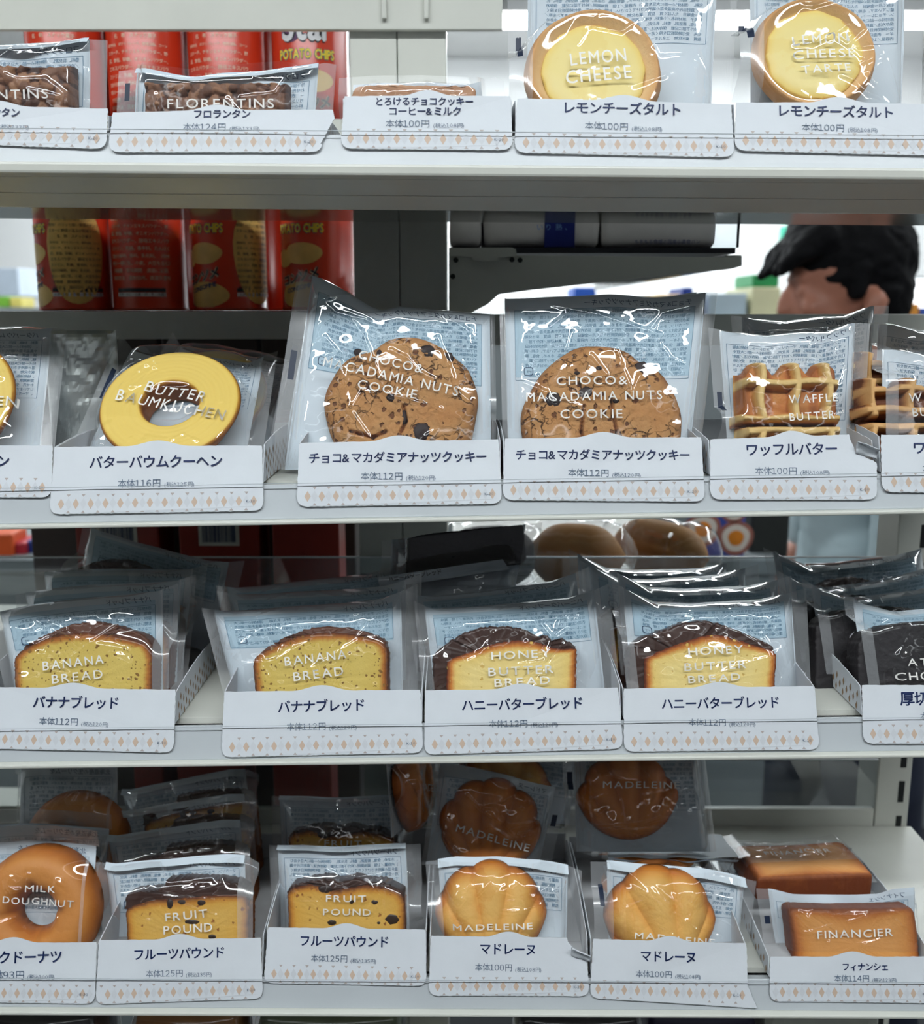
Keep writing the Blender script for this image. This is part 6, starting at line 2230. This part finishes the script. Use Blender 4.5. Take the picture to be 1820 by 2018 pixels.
def stand(label, px0, px1, py, Y, depth, z0=0.0):
    """a plain display counter standing on the floor, its top seen at pixel height py"""
    a, b_ = at(px0, py, Y), at(px1, py, Y)
    t = thing('display_counter', label, 'counter', ((a[0] + b_[0]) / 2, Y + depth / 2, 0), group='display counters beyond the shelves')
    hx = (b_[0] - a[0]) / 2
    b = MB()
    b.box(-hx, hx, -depth / 2, depth / 2, 0.0, a[2] - 0.02)
    b.build('counter_body', [MT['wallwhite']], t)
    b = MB()
    b.box(-hx - 0.01, hx + 0.01, -depth / 2 - 0.01, depth / 2 + 0.01, a[2] - 0.02, a[2] - 0.0005)
    b.build('counter_top', [MT['wallwhite']], t)
    return t


MT['wallwhite'] = mat('grey_counter_laminate', rgb(140, 148, 150), 0.5, var=0.03, vscale=5)
far_box('poster_stand', 'card stand with a picture of cut egg breads, left of the person', 'poster', 1352, 1472, 985, 1100, 1.42, rgb(60, 84, 170), 0.01, egg_art)
stand('counter holding the egg bread picture and dark basket', 1330, 1530, 1101, 1.40, 0.15)
far_box('dark_basket', 'dark basket beside the light shirt', 'basket', 1476, 1560, 975, 1100, 1.44, rgb(40, 44, 42), 0.10)
stand('left counter of colourful snack packs', -260, 150, 1100, 1.55, 0.5)
for i, (a0, a1, b0, b1, c, nm) in enumerate([
        (-20, 22, 1052, 1099, (232, 96, 40), 'orange snack pack at the left edge, beyond the clear back stop'), (24, 50, 1070, 1099, (196, 44, 60), 'red snack pack beside the orange one, far left'),
        (52, 70, 1066, 1099, (34, 60, 150), 'small blue snack pack between red and orange ones'), (72, 108, 1058, 1099, (240, 120, 40), 'orange snack pack near the print covered leaning pack'),
        (110, 140, 1054, 1099, (60, 140, 210), 'light blue snack pack near the leaning pack')]):
    far_box('snack_pack', nm, 'snack pack', a0, a1, b0, b1, 1.57 + 0.01 * i, rgb(*c), 0.06, group='colourful snack packs far left')
far_box('foil_bag', 'pale foil bag lying above the colourful snack packs', 'snack bag', -30, 110, 1030, 1062, 1.78, rgb(190, 206, 216), 0.1)
stand('far left counter with green and yellow packs', -320, 120, 607, 3.2, 0.6)
far_box('drink_carton', 'green and yellow pack on the far left counter, edge of the frame', 'pack', -10, 16, 584, 606, 3.25, rgb(120, 180, 60), 0.1, group='far left packs')
far_box('drink_carton', 'yellow pack on the far left counter beside the red cans', 'pack', 20, 42, 586, 606, 3.25, rgb(220, 206, 110), 0.1, group='far left packs')
far_box('fridge_case', 'pale blue grey cabinet far away at the left, behind the red cans', 'cabinet', -80, 34, 528, 584, 3.9, rgb(196, 208, 222), 0.5)
stand('far counter to the left of the person', 640, 1560, 640, 2.9, 0.5)
far_box('grey_case', 'pale grey case on the far counter, left of the person', 'case', 1395, 1472, 578, 639, 2.95, rgb(182, 200, 210), 0.3)
far_box('yellow_case', 'cream case on the far counter, close to the forehead', 'case', 1478, 1540, 566, 639, 2.95, rgb(226, 222, 180), 0.3)
far_box('green_crate', 'green crate behind the cases, left of the hair', 'crate', 1482, 1536, 540, 565.5, 2.97, rgb(40, 150, 84), 0.2)
far_box('blue_pack', 'blue pack seen under the bread bracket', 'pack', 1130, 1175, 566, 639, 2.95, rgb(40, 96, 200), 0.2)
far_box('orange_pack', 'orange pack seen under the front rail of the bread shelf', 'pack', 1290, 1340, 580, 639, 2.95, rgb(236, 196, 130), 0.2)
far_box('navy_pack', 'navy pack right of the bread bracket rail', 'pack', 1342, 1366, 566, 639, 2.95, rgb(30, 60, 150), 0.2)
stand('far counter at the right edge behind the head', 1770, 2050, 640, 2.7, 0.5)
far_box('orange_pack', 'orange pack at the right edge behind the neck', 'pack', 1785, 1812, 598, 639, 2.75, rgb(226, 150, 60), 0.2)
far_box('navy_pack', 'blue pack at the right edge, lowest', 'pack', 1812, 1850, 606, 639, 2.75, rgb(60, 96, 190), 0.2)
far_box('header_sign', 'plain green header board high behind the hair', 'sign', 1538, 1620, 445, 485, 5.555, rgb(70, 180, 150), 0.044)
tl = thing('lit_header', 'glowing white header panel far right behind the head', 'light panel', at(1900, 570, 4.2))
b = MB()
b.box(-0.62, 0.62, 0, 0.06, -0.10, 0.05)
b.build('panel_case', [MT['wallwhite']], tl)
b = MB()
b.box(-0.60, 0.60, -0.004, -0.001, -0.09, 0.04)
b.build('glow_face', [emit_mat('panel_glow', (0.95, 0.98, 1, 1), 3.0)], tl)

MT['foil'] = mat('silver_foil', rgb(206, 212, 210), 0.32, metal=0.8, var=0.05)
# silver packet between the ring cake trays
t = thing('silver_packet', 'crumpled silver packet between the two ring cake packs', 'packet', (at(165, 760, 0.755)[0], 0.755, zrow(2, -0.27) + 0.0008), (0, 0, 0.3))
b = MB()
V, F = [], []
n = 40
for j in range(n):
    for i in range(n):
        u, v = i / (n - 1), j / (n - 1)
        V.append(((u - 0.5) * 0.05, -0.012 * (math.sin(math.pi * u) * math.sin(math.pi * v)) ** 0.5 + 0.004 * (fbm(np.array([u * 4.0]), np.array([v * 6.0]), 4)[0] - 0.5), v * 0.095))
for j in range(n - 1):
    for i in range(n - 1):
        F.append((j * n + i, j * n + i + 1, (j + 1) * n + i + 1, (j + 1) * n + i))
b.add(V, F, 0)
b.add([(x, 0.006 - y * 0.3, z) for x, y, z in V], [f[::-1] for f in F], 0)
b.build('foil_wrapper', [MT['foil']], t)

# ------------------------------------------------------------------ packs on the shelf below, tops just showing
ZL5 = CZ - 0.70


def low_shelf():
    t = thing('shelf_board', 'bottom shelf below the lowest cake shelf, only its end showing', 'shelf', (0, 0.73, ZL5), group='steel display shelves')
    b = MB()
    b.box(XL_, XR_, -0.09, YR - 0.731, -0.02, 0)
    b.build('deck', [MT['paint']], t)


low_shelf()


def low_bag(label, px0, px1, Y, ytop, m, seed, depth=0.05, cat='bagged bread', film=True):
    x0, x1 = at(px0, 2005, Y)[0], at(px1, 2005, Y)[0]
    zt = at(910, ytop, Y)[2]
    t = thing('low_bread_bag', label, cat, ((x0 + x1) / 2, Y + depth / 2, ZL5 + 0.0005), group='bags on the bottom shelf')
    hx = (x1 - x0) / 2
    b = MB()
    soft_box(b, -hx * 0.96, hx * 0.96, -depth / 2, depth / 2, 0.0, zt - ZL5 - 0.006, 0, 0.004, seed=seed)
    b.build('bread_loaf', [m], t)
    if film:
        b = MB()
        soft_box(b, -hx, hx, -depth / 2 - 0.003, depth / 2 + 0.003, 0.0, zt - ZL5, 0, 0.006, seed=seed + 5)
        b.build('bag_film', [MT['film']], t)
    return t


MT['darkpack'] = mat('dark_snack_pack', rgb(34, 30, 32), 0.3, var=0.1)
MT['greenpack'] = mat('olive_snack_pack', rgb(120, 130, 96), 0.35, var=0.1)
MT['purplepack'] = mat('deep_purple_pack', rgb(58, 56, 84), 0.4, var=0.08)
low_bag('dark pack under the doughnut tray', -40, 186, 0.69, 1997, MT['darkpack'], 1)
low_bag('brown bread bag under the first fruit cake tray', 254, 472, 0.70, 1997, MT['roll'], 2)
low_bag('olive pack under the raised tray', 498, 792, 0.71, 1998, MT['greenpack'], 3)
low_bag('dark bread bag under the madeleine trays', 1016, 1268, 0.70, 2000, MT['chocbread'], 4)
low_bag('deep purple pack under the flared tray', 1272, 1498, 0.73, 1990, MT['purplepack'], 5, film=False)
t = thing('shelf_end_cover', 'cream shelf end cover at the lower right under the financiers', 'cover', (at(1610, 2010, 0.74)[0], 0.77, ZL5 + 0.0005))
b = MB()
hx = (at(1720, 2010, 0.74)[0] - at(1500, 2010, 0.74)[0]) / 2
b.box(-hx, hx, -0.05, 0.07, 0, at(910, 1998, 0.72)[2] - ZL5)
b.build('cover_body', [MT['paint']], t, bevel=0.012)


# ------------------------------------------------------------------ the person in the next aisle
def person():
    YP = 1.80
    hc = at(1655, 555, YP)                                # middle of the head
    X0, Z0 = hc[0], hc[2]
    skin = mat('skin', rgb(176, 118, 96), 0.5, var=0.06, vscale=30, sss=0.05)
    hair_m = mat('black_hair', rgb(12, 12, 15), 0.75, var=0.3, vscale=120, bump=0.4, bscale=260, spec=0.15)
    shirt_m = mat('pale_blue_grey_shirt', rgb(176, 196, 202), 0.8, var=0.05, vscale=20, bump=0.4, bscale=40)
    trous_m = mat('dark_navy_trousers', rgb(30, 38, 58), 0.8, var=0.08, vscale=20)
    shoe_m = mat('black_shoe_leather', rgb(22, 22, 24), 0.4, var=0.1)

    def body(name, chains, ells, m, parent, voxel, smooth=6, noise=0.0):
        b = MB()
        for ch in chains:
            for (p, rp), (q, rq) in zip(ch[:-1], ch[1:]):
                p, q = np.array(p, float), np.array(q, float)
                k = 7
                pts = [p + (q - p) * i / (k - 1) for i in range(k)]
                lathe(b, [rp + (rq - rp) * i / (k - 1) for i in range(k)], pts, 0, 18)
            for (p, rp) in ch:
                ellipsoid(b, p, (rp, rp, rp))
        for c, r, *rt in ells:
            ellipsoid(b, c, r, rt[0] if rt else 0.0)
        o = b.build(name, [m], parent)
        rm = o.modifiers.new('union', 'REMESH')
        rm.mode = 'VOXEL'
        rm.voxel_size = voxel
        rm.use_smooth_shade = True
        sm = o.modifiers.new('smooth', 'SMOOTH')
        sm.iterations = smooth
        dg = bpy.context.evaluated_depsgraph_get()
        me = bpy.data.meshes.new_from_object(o.evaluated_get(dg))
        o.modifiers.clear()
        o.data = me
        if noise:
            co = np.empty(len(me.vertices) * 3)
            me.vertices.foreach_get('co', co)
            co = co.reshape(-1, 3)
            no = np.array([v.normal[:] for v in me.vertices])
            co += no * (noise * (fbm(co[:, 0] * 60 + co[:, 1] * 40, co[:, 2] * 90 + co[:, 1] * 30, 5) - 0.4))[:, None]
            me.vertices.foreach_set('co', co.ravel())
            me.update()
        if not me.materials:
            me.materials.append(m)
        return o

    def ellipsoid(b, c, r, tilt=0.0):
        V, F = [], []
        nu, nv = 24, 14
        ct, st = math.cos(tilt), math.sin(tilt)
        for j in range(nv + 1):
            ph = -math.pi / 2 + math.pi * j / nv
            for i in range(nu):
                th = 2 * math.pi * i / nu
                x, y, z = r[0] * math.cos(ph) * math.cos(th), r[1] * math.cos(ph) * math.sin(th), r[2] * math.sin(ph)
                V.append((c[0] + x * ct - z * st, c[1] + y, c[2] + x * st + z * ct))
        for j in range(nv):
            for i in range(nu):
                F.append((j * nu + i, j * nu + (i + 1) % nu, (j + 1) * nu + (i + 1) % nu, (j + 1) * nu + i))
        b.add(V, F, 0, True)
    # coordinates: x to the right (he faces -x), y away, z up, origin on the floor under the hips
    HX = at(1665, 1050, YP)[0] + 0.01
    root_loc = np.array([HX, YP, 0.0])
    hx, hz = X0 - HX, Z0                                   # head centre
    sh = (hx + 0.065, 0, hz - 0.235)                       # between the shoulders
    hip = (0.02, 0, 0.80)
    chains = [[((hx + 0.030, 0, hz - 0.09), 0.052), ((hx + 0.058, 0, hz - 0.19), 0.058), (sh, 0.075), ((0.03, 0, 1.02), 0.105), (hip, 0.100)]]
    for s in (-1, 1):
        shd = (sh[0], s * 0.165, sh[2] - 0.01)
        el = (sh[0] + 0.01 - 0.02, s * 0.205, sh[2] - 0.28)
        wr = (sh[0] - 0.17, s * 0.19, sh[2] - 0.42)
        chains.append([((sh[0], s * 0.09, sh[2] + 0.01), 0.055), (shd, 0.050), ((shd[0], s * 0.19, shd[2] - 0.12), 0.043), (el, 0.036), ((el[0] - 0.08, s * 0.20, el[2] - 0.07), 0.036), (wr, 0.025)])
        # hand: palm and five fingers
        d = np.array([-0.80, -0.05 * s, -0.45])
        d /= np.linalg.norm(d)
        palm = np.array(wr) + d * 0.045
        chains.append([(wr, 0.024), (tuple(palm), 0.026), (tuple(palm + d * 0.035), 0.024)])
        for f in range(4):
            off = np.array([0, (f - 1.5) * 0.019, 0])
            ln = [0.062, 0.072, 0.067, 0.052][f]
            a = palm + d * 0.04 + off
            m1 = a + d * ln * 0.5 + np.array([0, 0, -0.006])
            tip = m1 + d * ln * 0.3 + np.array([0.004, 0, -0.026])
            chains.append([(tuple(a), 0.0095), (tuple(m1), 0.0088), (tuple(tip), 0.0074)])
        th0 = palm + np.array([0.005, -s * 0.024, 0.0])
        th1 = th0 + d * 0.028 + np.array([0, -s * 0.018, -0.004])
        chains.append([(tuple(th0), 0.012), (tuple(th1), 0.0105), (tuple(th1 + d * 0.028), 0.0088)])
        st = -0.085 * s                                     # one leg a little ahead
        chains.append([((0.02, s * 0.08, 0.79), 0.080), ((st * 0.45, s * 0.09, 0.62), 0.070), ((st * 0.8, s * 0.09, 0.52), 0.052), ((st * 1.1, s * 0.09, 0.44), 0.047), ((st * 1.0 + 0.012, s * 0.09, 0.28), 0.045), ((st * 1.0 + 0.02, s * 0.09, 0.09), 0.033),
                       ((st - 0.09, s * 0.095, 0.045), 0.030)])
    tilt = 0.18
    ells = [((hx + 0.012, 0, hz + 0.022), (0.098, 0.078, 0.104), tilt), ((hx - 0.030, 0, hz - 0.050), (0.060, 0.060, 0.080), tilt), ((hx - 0.062, 0, hz - 0.098), (0.024, 0.030, 0.024)),
            ((hx - 0.088, 0, hz - 0.030), (0.017, 0.011, 0.030), -0.35), ((hx - 0.097, 0, hz - 0.050), (0.012, 0.015, 0.010)),
            ((hx - 0.083, 0, hz - 0.078), (0.010, 0.022, 0.006)), ((hx - 0.081, 0, hz - 0.088), (0.010, 0.020, 0.007)), ((hx - 0.076, 0, hz + 0.004), (0.014, 0.046, 0.008))]
    for s in (-1, 1):
        ells += [((hx + 0.030, s * 0.080, hz - 0.045), (0.020, 0.010, 0.033), -0.2), ((hx + 0.036, s * 0.086, hz - 0.038), (0.016, 0.008, 0.022), -0.2), ((hx - 0.072, s * 0.030, hz - 0.016), (0.012, 0.014, 0.009)),
                 ((hx - 0.058, s * 0.042, hz - 0.045), (0.022, 0.018, 0.018))]
    o = body('person', chains, ells, skin, None, 0.0062, 4)
    o.location = root_loc
    tag(o, 'person in a pale blue grey shirt and dark trousers looking down in the next aisle', 'person')
    hair_e = [((hx + 0.022, 0, hz + 0.040), (0.106, 0.086, 0.100), tilt), ((hx + 0.068, 0, hz - 0.012), (0.052, 0.076, 0.085), 0.1), ((hx + 0.080, 0, hz - 0.060), (0.036, 0.056, 0.060), 0.1), ((hx + 0.005, 0, hz + 0.012), (0.060, 0.083, 0.040), 0.2),
              ((hx - 0.045, 0, hz + 0.070), (0.055, 0.070, 0.052), 0.5)]
    hair_c = [[((hx - 0.050, y, hz + 0.070), 0.030), ((hx - 0.092, y * 1.05, hz + 0.044), 0.020), ((hx - 0.122 - 0.006 * (abs(y) < 0.02), y * 1.05, hz + 0.012), 0.007)] for y in (-0.055, -0.03, 0.0, 0.03, 0.055)]
    for s in (-1, 1):
        hair_c.append([((hx + 0.008, s * 0.066, hz + 0.02), 0.022), ((hx + 0.002, s * 0.073, hz - 0.018), 0.012)])
        hair_c.append([((hx + 0.062, s * 0.055, hz - 0.02), 0.026), ((hx + 0.076, s * 0.040, hz - 0.075), 0.016)])
    body('hair', hair_c, hair_e, hair_m, o, 0.005, 2, noise=0.010)
    sc = [[((sh[0] - 0.004, 0, sh[2] + 0.015), 0.072), ((sh[0] + 0.0, 0, sh[2] - 0.07), 0.112), ((0.035, 0, 1.02), 0.118), ((0.025, 0, 0.90), 0.112), ((0.02, 0, 0.83), 0.108)]]
    for s in (-1, 1):
        shd = (sh[0], s * 0.165, sh[2] - 0.01)
        sc.append([((sh[0], s * 0.05, sh[2] - 0.005), 0.070), (shd, 0.060), ((shd[0], s * 0.192, shd[2] - 0.13), 0.056), ((sh[0] - 0.008, s * 0.205, sh[2] - 0.25), 0.052)])
        sc.append([((0.03, s * 0.05, 1.02), 0.105), ((0.02, s * 0.06, 0.84), 0.100)])
    body('shirt', sc, [], shirt_m, o, 0.008, 5, noise=0.004)
    tc = []
    for s in (-1, 1):
        st = -0.085 * s
        tc.append([((0.02, s * 0.07, 0.84), 0.098), ((st * 0.45, s * 0.09, 0.62), 0.088), ((st * 0.8, s * 0.09, 0.52), 0.064), ((st * 1.1, s * 0.09, 0.44), 0.058), ((st * 1.0 + 0.012, s * 0.09, 0.28), 0.060), ((st * 1.0 + 0.02, s * 0.09, 0.085), 0.053)])
    body('trousers', tc, [], trous_m, o, 0.008, 4)
    for s in (-1, 1):
        st = -0.085 * s
        body('shoe', [[((st + 0.03, s * 0.09, 0.046), 0.044), ((st - 0.05, s * 0.093, 0.040), 0.039), ((st - 0.13, s * 0.097, 0.034), 0.033)]], [], shoe_m, o, 0.006, 3)


person()
